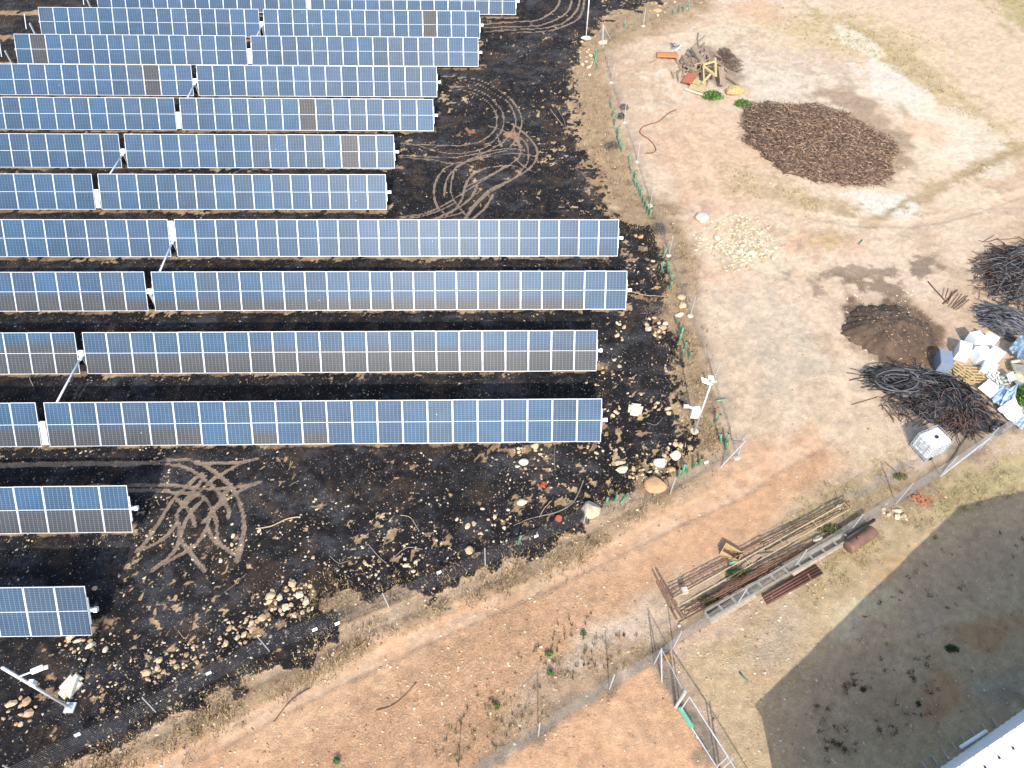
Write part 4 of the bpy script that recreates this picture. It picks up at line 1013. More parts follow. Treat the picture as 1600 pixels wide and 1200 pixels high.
guards([(1104, 602), (1117, 661), (1126, 692), (1134, 702), (1132, 690)], "green plant guard in the dry grass near the leaning camera mast", "plant guards near the mast")
guards([(1092, 726), (1082, 731), (1074, 738), (1066, 742), (1059, 746)], "green plant guard in the short close row above the round orange boulder", "plant guards above the round boulder")
guards([(948, 788), (961, 783)], "upright green plant guard in the pair right of the angular pale boulder", "plant guards beside the pale boulder", .15)
guards([(810, 850)], "lone green plant guard below the orange cap on the burnt verge", None)
guards([(929, 88), (929, 99), (932, 107), (930, 93), (1051, 22), (1060, 19), (1067, 18), (1076, 16), (976, 44)], "pale green plant guard on the far verge near the tall pole", "plant guards on the far verge")
def lying(u, v, rot, L, label, m, r=.05, name="plant_guard", cat="plant guard"):
    q = G(u, v, r + .02); d = Vector((math.cos(rot), math.sin(rot), .04)) * L / 2; mb = MB(); mb.tube([q - d, q + d], r, 10); mb.tube([q + d * .9, q + d * 1.01], r * 1.12, 10)
    return thing1(name, mb, m, q, label, cat, smooth=True)
lying(975, 779, .95, .62, "fallen green plant guard lying slanted right of the upright pair", M_GREEN)
lying(1127, 625, .15, .5, "fallen pale-green plant guard lying beside the camera mast", mat("pale_green_plastic", S(150, 190, 160), .5, var=.2))
lying(1147, 878, .25, .5, "teal plastic bottle lying against the wooden crate frame", mat("teal_plastic", S(110, 190, 170), .4, var=.2), .07, "plastic_bottle", "bottle")
lying(1167, 892, .1, .45, "small green plastic bottle between the pale rack and rusty trusses", M_GREEN, .05, "plastic_bottle", "bottle")
lying(1162, 1058, -1.0, .45, "thin green plastic strip lying in the dry lot", M_GREEN, .03, "plastic_strip", "strip")
lying(1345, 378, .9, .5, "stray green plastic tube lying alone in the upper yard", M_GREEN, .04, "plastic_tube", "tube")
q = G(873, 811); mb = MB(); mb.tube([q, q + up_ * .14], .14, 14); mb.tube([q + up_ * .14, q + up_ * .17], .07, 12); thing1("orange_cap", mb, mat("orange_plastic", S(226, 120, 76), .6, var=.2), q, "round orange plastic cap on the ash below the branching twig", "cap")
def patch(u, v, r, m, label, cat, seed):
    rr2 = random.Random(seed); q = G(u, v); mb = MB()
    for i in range(26):
        a, d = rr2.uniform(0, 6.28), rr2.random() * r; c = q + Vector((math.cos(a) * d, math.sin(a) * d * .8, .02 + rr2.random() * .05)); s = rr2.uniform(.05, .13)
        mb.box(c, (s, s * .8, s * .5), Matrix.Rotation(rr2.uniform(0, 3), 3, 'Z') @ Matrix.Rotation(rr2.uniform(-.4, .4), 3, 'X'))
    o = thing1("brick_rubble", mb, m, q, label, cat); o["kind"] = "stuff"; del o["category"]
patch(848, 759, .22, ROCKM['red'], "crumbled red brick bits on the ash between two bare patches", "rubble", 1)
patch(1435, 779, .5, mat("orange_brick", S(214, 128, 96), .9, var=.3), "bright orange crushed brick beside the chain-link fence", "rubble", 2)

# ================================================================ MASTS AND POLES
M_MAST = mat("grey_mast", (.60, .63, .64), .4, metal=.35, var=.1)
q = G(110, 1106); ms = empty("camera_mast", q, "tall grey camera mast in the burnt corner with a white camera on a side arm", "mast")
Hm = 4.5; mb = MB(); mb.tube([q, q + up_ * Hm], .055, 12, r2=.05); part("pole", mb, M_MAST, ms, True)
mb = MB(); mb.box(q + up_ * .02, (.36, .36, .06)); mb.box(q + up_ * .10, (.2, .2, .14), taper=.6); part("base_plate", mb, M_MAST, ms)
ah = 3.55; mb = MB(); mb.tube([q + up_ * ah, q + up_ * (ah + .02) + Vector((.38, .16, 0))], .03, 8); part("side_arm", mb, M_MAST, ms)
mb = MB(); c = q + up_ * (ah + .02) + Vector((.52, .24, -.02)); mb.box(c, (.36, .14, .13), Matrix.Rotation(.45, 3, 'Z')); mb.tube([c + Vector((.12, .06, -.05)), c + Vector((.26, .12, -.08))], .07, 10); part("camera_housing", mb, M_WHITE, ms)
mb = MB(); mb.box(q + up_ * 2.9 + Vector((.12, .02, 0)), (.16, .14, .26)); part("junction_box", mb, mat("pale_teal_box", (.5, .62, .62), .5, var=.1), ms)
q = G(1085, 674); ms = empty("camera_mast", q, "grey camera mast at the bend of the fence with a white box at its middle", "mast")
Hm = 4.0; tp = q + up_ * Hm; mb = MB(); mb.tube([q, tp], .05, 12, r2=.04); part("pole", mb, M_MAST, ms, True)
mb = MB(); mb.box(q + up_ * 1.45 + Vector((-.25, .05, 0)), (.36, .22, .62)); part("equipment_box", mb, M_WHITE, ms)
mb = MB(); mb.tube([q + up_ * 1.8 + Vector((-.3, 0, 0)), q + up_ * 1.8 + Vector((-.62, .1, 0))], .05, 8); mb.box(q + up_ * 1.8 + Vector((-.72, .13, 0)), (.24, .12, .12)); part("camera_housing", mb, mat("cream_plastic", (.7, .68, .6), .5, var=.1), ms)
mb = MB(); mb.box(tp + Vector((-.1, 0, .03)), (.22, .12, .10)); mb.box(tp + Vector((-.3, -.04, -.16)), (.4, .26, .05), Matrix.Rotation(.5, 3, 'Y')); part("lamp_head", mb, M_WHITE, ms)
mb = MB(); mb.tube([q, q + up_ * .05], .2, 10); part("base_plate", mb, M_FOOT, ms)
q = G(915.5, 60); ms = empty("tall_pole", q, "slim white pole rising out of a white block at the far fence corner", "pole"); mb = MB(); mb.tube([q, q + up_ * 4.6], .04, 8, r2=.035); part("pole_shaft", mb, M_WHITE, ms, True)
mb = MB(); mb.tube([q + up_ * 3.4, q + up_ * 3.4 + Vector((.35, .05, 0))], .03, 6); mb.box(q + up_ * 3.4 + Vector((.45, .05, 0)), (.28, .12, .12)); part("camera_housing", mb, M_WHITE, ms)

# ================================================================ RUSTY TRUSSES, RACKS AND PIPES BY THE FENCE
M_CREAM = mat("cream_painted_steel", S(214, 196, 150), .7, var=.25, scale=8)
M_CONC = mat("pale_grey_rack", S(170, 166, 150), .8, var=.2, scale=6, bump=.3)
def truss(a, b2, wid, m, label, name="lattice_truss", lift=.12, r=.019, step=.5, tri=True, lift2=None):
    a, b2 = G(*a), G(*b2); a = a + up_ * lift; b2 = b2 + up_ * (lift if lift2 is None else lift2); L = (b2 - a).length; d = (b2 - a) / L; sd = d.cross(up_).normalized()
    root = empty(name, a - up_ * lift, label, "truss"); ch = [sd * wid / 2, -sd * wid / 2] + ([up_ * wid * .8] if tri else [])
    for c in ch: mb = MB(); mb.tube([a + c, b2 + c], r, 6); part("chord", mb, m, root)
    n = int(L / step)
    for j in range(n + 1):
        p0 = a + d * (L * j / n); p1 = a + d * (L * min(n, j + .5) / n)
        mb = MB()
        if tri:
            mb.tube([p0 + ch[0], p1 + ch[2]], r * .55, 4); mb.tube([p0 + ch[1], p1 + ch[2]], r * .55, 4)
        mb.tube([p0 + ch[0], p0 + ch[1]], r * .6, 4); part("rung", mb, m, root)
    return root
truss((1046, 930), (1192, 852), .34, M_RUST, "rusty triangular lattice truss lying highest in the stack by the fence")
truss((1190, 856), (1322, 790), .34, M_RUST2, "rusty ladder-like truss continuing into the weeds at the far end of the stack", tri=True)
truss((1052, 948), (1318, 798), .34, M_CREAM, "long cream-painted ladder frame lying over the rusty trusses", "ladder_frame", .42, .026, 1.7, False)
truss((1066, 962), (1212, 880), .34, M_RUST2, "dark rusty truss below the cream ladder frame")
truss((1110, 938), (1262, 858), .30, M_RUST, "brown truss nearest the chain-link fence, beside the pale rack")
for (a, b2, lb) in (((1026, 908), (1058, 968), "long rusty bar lying across the near end of the truss stack"), ((1032, 906), (1066, 966), "second rusty bar crossing the near end of the stack, touching the first")):
    A1, A2 = G(*a, .62), G(*b2, .55); mb = MB(); mb.beam(A1, A2, .07, .09); thing1("steel_bar", mb, M_RUST, A1, lb, "bar")
for i, (a, b2) in enumerate((((1075, 955), (1200, 890)), ((1120, 925), (1190, 870)), ((1165, 905), (1235, 862)), ((1205, 872), (1262, 832)), ((1225, 880), (1300, 835)), ((1060, 972), (1130, 935)), ((1180, 885), (1232, 868)), ((1140, 912), (1172, 880)))):
    A1, A2 = G(*a, .22 + .07 * i), G(*b2, .3); mb = MB(); mb.tube([A1, A2], .028, 6); thing1("steel_rod", mb, M_RUST2 if i % 2 else M_RUST, A1, NTH[i].replace("topmost", "first") + " loose rusty rod among the trusses, counted from the near end", "rod", "rusty rods among the trusses")
# pale slotted rack
A1, A2 = G(1104, 962, .28), G(1322, 838, .28); d = (A2 - A1); L = d.length; d /= L; sd = d.cross(up_).normalized()
rack = empty("slotted_rack", G(1104, 962), "long pale-grey slotted rack lying along the chain-link fence", "rack")
for s in (-1, 1): mb = MB(); mb.beam(A1 + sd * s * .17, A2 + sd * s * .17, .06, .14); part("side_rail", mb, M_CONC, rack)
nsl = 11
for j in range(nsl + 1): q = A1 + d * (L * j / nsl); mb = MB(); mb.beam(q - sd * .14, q + sd * .14, .07, .12); part("cross_piece", mb, M_CONC, rack)
A3, A4 = G(1235, 893, .12), G(1320, 842, .12); mb = MB(); mb.beam(A3, A4, .42, .1); thing1("pale_board", mb, mat("pale_board_wood", S(214, 196, 172), .85, var=.2), A3, "plain pale board continuing the line of the slotted rack", "board")
A3, A4 = G(1110, 972, .1), G(1180, 930, .1); mb = MB(); mb.beam(A3, A4, .2, .08); thing1("pale_board", mb, MATS["pale_board_wood"], A3, "narrow cream board under the near end of the slotted rack", "board")
# red-brown pipes
M_PIPE = mat("red_brown_pipe", S(120, 80, 68), .7, metal=.1, var=.3, scale=5, bump=.2)
plab = ["upper", "second", "third", "lowest"]
for i in range(4):
    A1, A2 = G(1192 + i * 2.2, 932 + i * 3.6, .09), G(1276 + i * 3, 884 + i * 3.6, .09); mb = MB(); mb.tube([A1, A2], .052, 10)
    thing1("steel_pipe", mb, M_PIPE, A1, f"{plab[i]} of four red-brown pipes lying side by side below the slotted rack", "pipe", "red-brown pipes", smooth=True)
for (a, b2) in (((1204, 930), (1210, 941)), ((1262, 896), (1268, 906))):
    A1, A2 = G(*a, .16), G(*b2, .16); mb = MB(); mb.beam(A1, A2, .06, .03); thing1("strap", mb, M_RUST, A1, "flat rusty strap across the %s end of the red-brown pipes" % ("near" if a[0] < 1250 else "far"), "strap")
# tank
A1, A2 = G(1326, 855, .28), G(1362, 831, .28); d = (A2 - A1).normalized(); tk = empty("rusty_tank", G(1345, 846), "red-brown rusty cylindrical tank lying on its side by the fence", "tank")
M_TANK = mat("rusty_tank_paint", S(150, 112, 94), .7, metal=.1, var=.3, scale=3, bump=.2)
mb = MB(); pts = []; 
for t in np.linspace(0, 1, 3): pts.append(A1.lerp(A2, t))
mb.tube(pts, .28, 20, cap=False); part("shell", mb, M_TANK, tk, True)
for q, s in ((A1, -1), (A2, 1)):
    mb = MB(); K = 5
    V_ = []; sd = d.cross(up_).normalized(); u2 = sd.cross(d)
    for j in range(K + 1):
        ph = j / K * math.pi / 2; r = .28 * math.cos(ph); h = .11 * math.sin(ph)
        V_ += [q + d * s * h + (sd * math.cos(t * math.pi / 10) + u2 * math.sin(t * math.pi / 10)) * max(r, .004) for t in range(20)]
    F_ = [(j * 20 + t, j * 20 + (t + 1) % 20, (j + 1) * 20 + (t + 1) % 20, (j + 1) * 20 + t) for j in range(K) for t in range(20)]
    if s < 0: F_ = [f[::-1] for f in F_]
    mb.add(V_, F_); part("end_cap", mb, M_TANK, tk, True)
mb = MB(); q = A1.lerp(A2, .3); mb.tube([q + up_ * .26, q + up_ * .38], .06, 10); mb.box(q + up_ * .4, (.14, .14, .03)); part("valve", mb, M_RUST, tk)
for t in (.15, .85): mb = MB(); q = A1.lerp(A2, t); mb.beam(q - up_ * .29 - sd * .22, q - up_ * .29 + sd * .22, .06, .1); part("foot", mb, M_RUST, tk)
A1, A2 = G(1322, 841, .62), G(1366, 812, .62); mb = MB(); mb.tube([A1, A2], .07, 8); thing1("dark_pipe", mb, mat("dark_pipe_steel", S(58, 46, 44), .7, var=.3), A1, "dark pipe resting behind the red-brown tank", "pipe", smooth=True)
# wooden box frame
q = G(1141, 868); fr = empty("wooden_box", q, "pale wooden box frame tipped beside the truss stack", "frame"); R_ = Matrix.Rotation(-.62, 3, 'Z'); M_PINE = mat("pale_pine", S(214, 186, 132), .8, var=.2, scale=12)
for nm, c, s in (("board", (0, .22, .18), (.78, .04, .36)), ("board", (0, -.22, .18), (.78, .04, .36)), ("board", (.37, 0, .18), (.04, .40, .36)), ("board", (-.37, 0, .18), (.04, .40, .36))):
    mb = MB(); mb.box(q + R_ @ Vector(c), s, R_); part(nm, mb, M_PINE, fr)
q = G(1067, 928); mb = MB(); mb.box(q + up_ * .35, (.26, .26, .2), Matrix.Rotation(.2, 3, 'Z'), taper=.9); thing1("white_block", mb, M_FOOT, q, "small cream block sitting on the near end of the trusses", "block")
for i, (u, v, s) in enumerate(((1040, 945, .16), (1061, 978, .2), (1150, 895, .2), (1228, 868, .16), (1251, 858, .25), (1234, 925, .2), (1190, 940, .15), (1182, 957, .12))):
    rock(u, v, s, 'white', ["white lump left of the crossing bars", "white lump under the near corner of the truss stack", "white lump between the middle trusses", "small white lump by the far dark truss", "larger grey-white lump at the stack's fence side", "white plaster lump above the red-brown pipes", "white lump just off the pipe ends", "tiny white lump between pipe ends and rack"][i], "white lumps round the trusses")

# ================================================================ IBC TANK
q = G(1447, 703); ibc = empty("liquid_tote", q, "white plastic liquid tote in a grey wire cage beside the black hose pile", "tank"); R_ = Matrix.Rotation(.42, 3, 'Z')
M_TOTE = mat("translucent_white_plastic", (.76, .77, .76), .4, var=.06); M_PAL = mat("grey_plastic_pallet", (.30, .33, .36), .6, var=.15)
W_, D_, H0, H1 = 1.12, .96, .16, 1.06
import bmesh
bm = bmesh.new(); bmesh.ops.create_cube(bm, size=1); bmesh.ops.scale(bm, vec=(W_, D_, H1 - H0), verts=bm.verts); bmesh.ops.bevel(bm, geom=list(bm.edges), offset=.07, segments=3, affect='EDGES')
me = bpy.data.meshes.new("bottle"); bm.to_mesh(me); bm.free(); me.materials.append(M_TOTE); o = link("bottle", me, ibc, (0, 0, (H0 + H1) / 2)); o.rotation_euler = (0, 0, .42)
mb = MB(); mb.box(q + up_ * .13, (1.2, 1.0, .05), R_)
for x in (-.5, 0, .5):
    for y in (-.42, 0, .42): mb.box(q + R_ @ Vector((x, y, .05)), (.14, .14, .11), R_)
part("pallet", mb, M_PAL, ibc)
W2, D2 = 1.18, 1.0
for z in (.25, .42, .59, .76, .93, 1.08):
    mb = MB(); cs = [q + R_ @ Vector((x, y, z)) for x, y in ((-W2 / 2, -D2 / 2), (W2 / 2, -D2 / 2), (W2 / 2, D2 / 2), (-W2 / 2, D2 / 2))]
    for i in range(4): mb.tube([cs[i], cs[(i + 1) % 4]], .011, 6)
    part("cage_bar", mb, M_GALV, ibc)
for x, y in [(W2 * (i / 5 - .5), s * D2 / 2) for i in range(6) for s in (-1, 1)] + [(s * W2 / 2, D2 * (i / 4 - .5)) for i in range(1, 4) for s in (-1, 1)]:
    mb = MB(); mb.tube([q + R_ @ Vector((x, y, .14)), q + R_ @ Vector((x, y, 1.09))], .011, 6); part("cage_bar", mb, M_GALV, ibc)
for x in (-.36, -.12, .12, .36): mb = MB(); mb.tube([q + R_ @ Vector((x, -D2 / 2, 1.09)), q + R_ @ Vector((x, D2 / 2, 1.09))], .013, 6); part("top_bar", mb, M_GALV, ibc)
mb = MB(); c = q + R_ @ Vector((.02, 0, H1)); mb.tube([c - up_ * .01, c + up_ * .035], .09, 14); part("lid", mb, M_DARK, ibc)
mb = MB(); c = q + R_ @ Vector((-.35, -D_ / 2 - .03, .2)); mb.box(c, (.14, .12, .12), R_); part("outlet_valve", mb, M_DARK, ibc)
mb = MB(); c = q + R_ @ Vector((-W2 / 2 - .012, 0, .62)); mb.box(c, (.008, .34, .26), R_); part("label_plate", mb, mat("grey_plate", (.5, .52, .55), .5, var=.05), ibc)

# ================================================================ MOUNDS
def mound(name, u, v, ru, rv, rot, h, m, label, cat, n=56, rough=.25, seed=0, big=.25, kind=None):
    """heightfield heap standing on the land; ru, rv in metres"""
    c0 = P(u, v); V_ = []; rr3 = np.linspace(0, 1.12, n); th = np.linspace(0, 2 * np.pi, 2 * n, endpoint=False)
    Rr, Th = np.meshgrid(rr3, th); x, y = (Rr * np.cos(Th) * ru).ravel(), (Rr * np.sin(Th) * rv).ravel()
    edge = 1 + .34 * (fbm(np.cos(Th).ravel() * 2 + 9, np.sin(Th).ravel() * 2 + 3, 1, 5, seed + 3, .7) - .5) * 2; x, y = x * edge, y * edge
    cs, sn = math.cos(rot), math.sin(rot); X_, Y_ = x * cs - y * sn + c0.x, x * sn + y * cs + c0.y
    prof = np.clip(1 - Rr.ravel() ** 1.7, -.1, 1); nn = fbm(X_, Y_, .8, 4, seed + 50)
    z = h * prof * (1 - big + 2 * big * nn) + (fbm(X_, Y_, 4, 3, seed + 90) - .5) * rough * np.clip(prof * 3, 0, 1)
    z = np.where(Rr.ravel() > 1.0, -.15, z) + at_grid(Z, X_, Y_)
    m2 = len(rr3); F_ = []
    for i in range(2 * n):
        a, b2 = i * m2, ((i + 1) % (2 * n)) * m2
        F_ += [(a + j, a + j + 1, b2 + j + 1, b2 + j) for j in range(m2 - 1)]
    V_ = np.stack([X_ - c0.x, Y_ - c0.y, z - c0.z], 1); F_ = np.array(F_)
    o = link(name, np_mesh(name, V_, F_, [m], smooth=True), None, c0); tag(o, label, cat)
    f = lambda px_, py_: None
    return o, (X_, Y_, z)
M_ROOTS = mat("brown_root_mulch", S(110, 90, 76), .95, var=.4, scale=3, bump=.8, bscale=12)
M_MANURE = mat("dark_compost", S(80, 62, 50), .95, col2=S(114, 94, 76), scale=1.3, bump=.8, bscale=18)
o1, f1_ = mound("root_mulch_heap", 1276, 228, 5.4, 4.7, -.62, 1.6, M_ROOTS, "large brown heap of shredded roots in the upper yard", "mound", 60, .35, 3)
o2, f2_ = mound("compost_heap", 1388, 517, 2.35, 2.1, .1, .95, M_MANURE, "low dark-brown compost heap above the black hose pile", "mound", 50, .16, 7, .35)
def chips(field, n, smin, smax, thick, mats_, label, name, seed=0, curl=True, tiltmax=1.1, crop=None):
    X_, Y_, z_ = field; idx = rng.integers(0, len(X_), n * 3); rad = np.hypot(X_ - X_.mean(), Y_ - Y_.mean())
    # equalise by radius
    keep = rng.random(len(idx)) < (rad[idx] / rad.max()) ** 1.0 + .03; idx = idx[keep][:n]
    idx = idx[z_[idx] > at_grid(Z, X_[idx], Y_[idx]) - .02]; n = len(idx)
    p = np.stack([X_[idx], Y_[idx], z_[idx]], 1) + rng.normal(0, .05, (n, 3)) * np.array([3.5, 3.5, 1]); p[:, 2] += .03
    L_ = rng.uniform(smin, smax, n); a = rng.uniform(0, 6.283, n); el = rng.uniform(-.25, tiltmax, n) * rng.random(n)
    d = np.stack([np.cos(a) * np.cos(el), np.sin(a) * np.cos(el), np.sin(el)], 1); sd = np.stack([-np.sin(a), np.cos(a), 0 * a], 1); uu = np.cross(d, sd)
    w_ = thick * rng.uniform(.5, 1.4, n)[:, None]; bend = sd * (rng.uniform(-.3, .3, n) * L_)[:, None]
    V_ = []
    for t, off in ((-.5, 0), (0, 1), (.5, 0)):
        c = p + d * (L_ * t)[:, None] + bend * off
        for q_ in (sd * w_, uu * w_, -sd * w_ * .5 - uu * w_ * .6): V_.append(c + q_ * (1 if off else .7))
    V_ = np.stack(V_, 1).reshape(-1, 3)
    f = []
    for s in (0, 3):
        for k_ in range(3): f.append((s + k_, s + (k_ + 1) % 3, s + 3 + (k_ + 1) % 3, s + 3 + k_))
    F_ = (np.array(f)[None] + (np.arange(n) * 9)[:, None, None]).reshape(-1, 4)
    mi = np.repeat(rng.integers(0, len(mats_), n), 6)
    o = link(name, np_mesh(name, V_, F_, mats_, mi), kind="stuff"); o["label"] = label; return o
M_CH = [mat("root_chip_light", S(190, 160, 134), .95, var=.3), mat("root_chip_mid", S(142, 116, 98), .95, var=.3), mat("root_chip_dark", S(96, 78, 68), .95, var=.3)]
chips(f1_, 20000, .06, .42, .022, M_CH, "shredded root pieces covering the big brown heap", "root_chips")
chips(f2_, 700, .04, .16, .02, [MATS["root_chip_light"], MATS["root_chip_dark"], MATS["root_chip_dark"]], "crumbs and clods on the compost heap", "compost_clods", tiltmax=.5)
scatter_stones(160, (1315, 455, 1455, 570), .05, .14, [ROCKM['white']], "pale_crumbs", "white specks scattered on the compost heap", "crumbs", dens=lambda u, v, x, y: np.ones(len(u)))

# ================================================================ HOSE PILES
M_HOSE = mat("black_hose", S(48, 46, 48), .55, var=.3, scale=3); M_HOSEG = mat("grey_hose", S(112, 110, 112), .55, var=.2, scale=3); M_HOSEB = mat("sun_bleached_brown_hose", S(104, 80, 66), .7, var=.3, scale=3)
def strands(cu, cv, ru, rv, rot, n, H, main, spread, Lr, r, mats_, label, name, wts=(6, 2, 2), seed=1, curve=.5, dz=0):
    rr4 = random.Random(seed); k = pxm(cu, cv); mb = MB(); c0 = G(cu, cv); cs, sn = math.cos(math.radians(rot)), math.sin(math.radians(rot))
    mi_pool = [i for i, w_ in enumerate(wts) for _ in range(w_)]
    for i in range(n):
        t, q_ = rr4.uniform(0, 6.283), math.sqrt(rr4.random()); a, b2 = q_ * ru * math.cos(t), q_ * rv * math.sin(t)
        c = G(cu + a * cs - b2 * sn, cv + a * sn + b2 * cs); z = H * (1 - q_ ** 2) * rr4.uniform(.25, 1) + .03 + dz
        ang = main + rr4.gauss(0, spread); L = rr4.uniform(*Lr); cv_ = rr4.gauss(0, curve); pts = []; dirv = ang
        K = 7; p_ = Vector((c.x, c.y, 0)) - Vector((math.cos(ang), math.sin(ang), 0)) * L / 2
        for j in range(K):
            tt = j / (K - 1); zz = height(p_.x, p_.y) + r + z * (math.sin(math.pi * (.15 + .7 * tt))) + rr4.uniform(-.03, .05); pts.append(Vector((p_.x, p_.y, zz)))
            dirv += cv_ / K; p_ = p_ + Vector((math.cos(dirv), math.sin(dirv), 0)) * L / (K - 1)
        mb.tube(pts, r * rr4.uniform(.7, 1.2), 5, rr4.choice(mi_pool))
    recentre(mb, c0); o = link(name, mb.mesh(name, mats_), None, c0, "stuff"); o["label"] = label; return o
HM = [M_HOSE, M_HOSEG, M_HOSEB]
def under(u, v, rx_, ry_, rot, h, label, seed):
    return mound("hose_mass", u, v, rx_, ry_, rot, h, M_HOSE, label, "hose pile", 26, .22, seed, .3)[0]
under(1430, 612, 1.9, .95, -.25, .55, "dark core of the black hose pile where the coils lie", 21); under(1478, 638, 2.0, 1.15, -.35, .7, "dark core of the black hose pile next to the liquid tote", 22)
under(1600, 436, 2.2, 1.8, 0, .9, "dark core of the bundled cut hoses at the edge of the yard", 23); under(1575, 506, 1.5, .8, -.4, .4, "dark core of the grey stick bundle above the white appliances", 24)
strands(1435, 605, 74, 22, 12, 300, .75, -.25, .35, (.9, 2.6), .022, HM, "tangled black hoses of the pile, upper part below the compost heap", "hose_tangle", (8, 3, 0), 1)
strands(1478, 632, 70, 36, 22, 430, .95, 2.4, .55, (.6, 1.7), .022, HM, "cut black and brown hoses of the pile beside the liquid tote", "hose_tangle", (6, 2, 3), 2, .9)
strands(1490, 655, 42, 18, 20, 130, .9, 2.2, 1.0, (.4, .9), .02, HM, "brown hose ends tangled above the liquid tote", "hose_tangle", (1, 0, 5), 3, 1.2)
strands(1422, 575 + 68, 44, 18, 10, 90, .5, -1.2, .9, (.4, 1.2), .016, HM, "hose ends poking out over the sand from the pile", "hose_tangle", (6, 1, 4), 4, .8)
strands(1600, 430, 66, 48, 0, 420, 1.1, .1, .8, (.7, 2.0), .024, HM, "dark cut hoses bundled at the edge of the yard", "hose_tangle", (6, 3, 2), 5, .8)
strands(1550, 425, 26, 44, 0, 60, .5, .1, .7, (.9, 1.9), .016, HM, "thin hose ends splaying out over the yard", "hose_tangle", (2, 0, 5), 6, .8)
strands(1572, 505, 46, 24, 20, 240, .55, -.62, .22, (.7, 1.5), .024, [M_HOSE, M_HOSEG, mat("blue_grey_stick", S(84, 92, 108), .6, var=.3)], "blue-grey sticks bundled above the white appliances", "stick_bundle", (4, 4, 4), 7, .2)
def hose_coil(u, v, h, rx_, ry_, rot, turns, label, r=.035, m=None, lift=.0):
    q = G(u, v, h); pts = []; n = int(28 * turns)
    for i in range(n + 1):
        t = 2 * math.pi * i / 28; s = 1 + .03 * math.sin(3 * t) + .02 * t / 6
        x, y = rx_ * s * math.cos(t), ry_ * s * math.sin(t); cs, sn = math.cos(rot), math.sin(rot); pts.append(q + Vector((x * cs - y * sn, x * sn + y * cs, .06 * math.sin(t) + lift * math.sin(t + .7))))
    mb = MB(); mb.tube(pts, r, 8); return thing1("hose_coil", mb, m or M_HOSE, q, label, "hose coil", smooth=True)
hose_coil(1396, 588, .75, .92, .52, .1, 2.1, "black hose coil topmost at the tip of the hose pile"); hose_coil(1402, 594, .62, 1.1, .62, .15, 1.1, "wide grey hose loop around the black coil on the pile", m=M_HOSEG)
hose_coil(1412, 598, .55, .95, .5, -.2, .9, "grey open hose loop crossing the middle of the pile tip", m=M_HOSEG, r=.03); hose_coil(1392, 598, .5, .8, .6, .3, 1.2, "thin black hose ring lowest at the pile tip", r=.028)
# hoses lying on the yard
def hose(pts, r, m, label, cat="hose", name="hose", h=None):
    pp = [G(u, v, r if h is None else h) for u, v in curve_pts(pts)]; mb = MB(); mb.tube(pp, r, 6); return thing1(name, mb, m, pp[0], label, cat, smooth=True)
M_REDH = mat("faded_red_hose", S(150, 92, 78), .7, var=.15)
hose(zq([(778, 68), (700, 110), (600, 190), (500, 225), (420, 260), (400, 310), (440, 350), (520, 410), (565, 480), (540, 520), (460, 528)]), .035, M_REDH, "long faded red hose curling across the sandy track")
hose([(484, 1075), (462, 1088), (444, 1106), (428, 1128)], .02, M_HOSEB, "thin dark hose lying on the lower dirt road")
hose([(650, 1068), (630, 1090), (610, 1104), (588, 1111)], .03, mat("dry_reed", S(160, 130, 96), .8), "curved dry reed on the dirt road", "reed", "dry_reed")
hose([(554, 1014), (564, 1008), (572, 1001)], .035, MATS["dry_reed"], "short pale stick at the upper edge of the dirt road", "stick", "stick")
NTH2 = ['longest outlying', 'first', 'second', 'third', 'fourth', 'fifth', 'shortest upright']
# rods in a small fan
for i, (a, b2) in enumerate((((1450, 440), (1477, 470)), ((1474, 475), (1496, 453)), ((1480, 474), (1490, 456)), ((1490, 482), (1512, 462)), ((1494, 484), (1514, 468)), ((1487, 480), (1502, 460)), ((1477, 466), (1481, 451)))):
    hose([a, b2], .03, M_RUST2, NTH2[i] + " thin dark rod of the small fan on the open sand", "rod", "rod", .04 + .03 * i)["group"] = "rods in the fan on the sand"
for i, p_ in enumerate(([(1535, 378), (1545, 373), (1553, 368)], [(1556, 374), (1575, 374), (1592, 371)], [(1331, 631), (1350, 627), (1372, 620)], [(1383, 722), (1390, 728), (1400, 736)])):
    hose(p_, .018, M_RUST2, ["thin curved wire above the bundled cut hoses", "second thin wire, nearly straight, above the bundled cut hoses", "thin rod sticking out over the sand from the hose pile's tip", "short dark rod on the sand right of the fence shadow"][i], "wire", "wire")

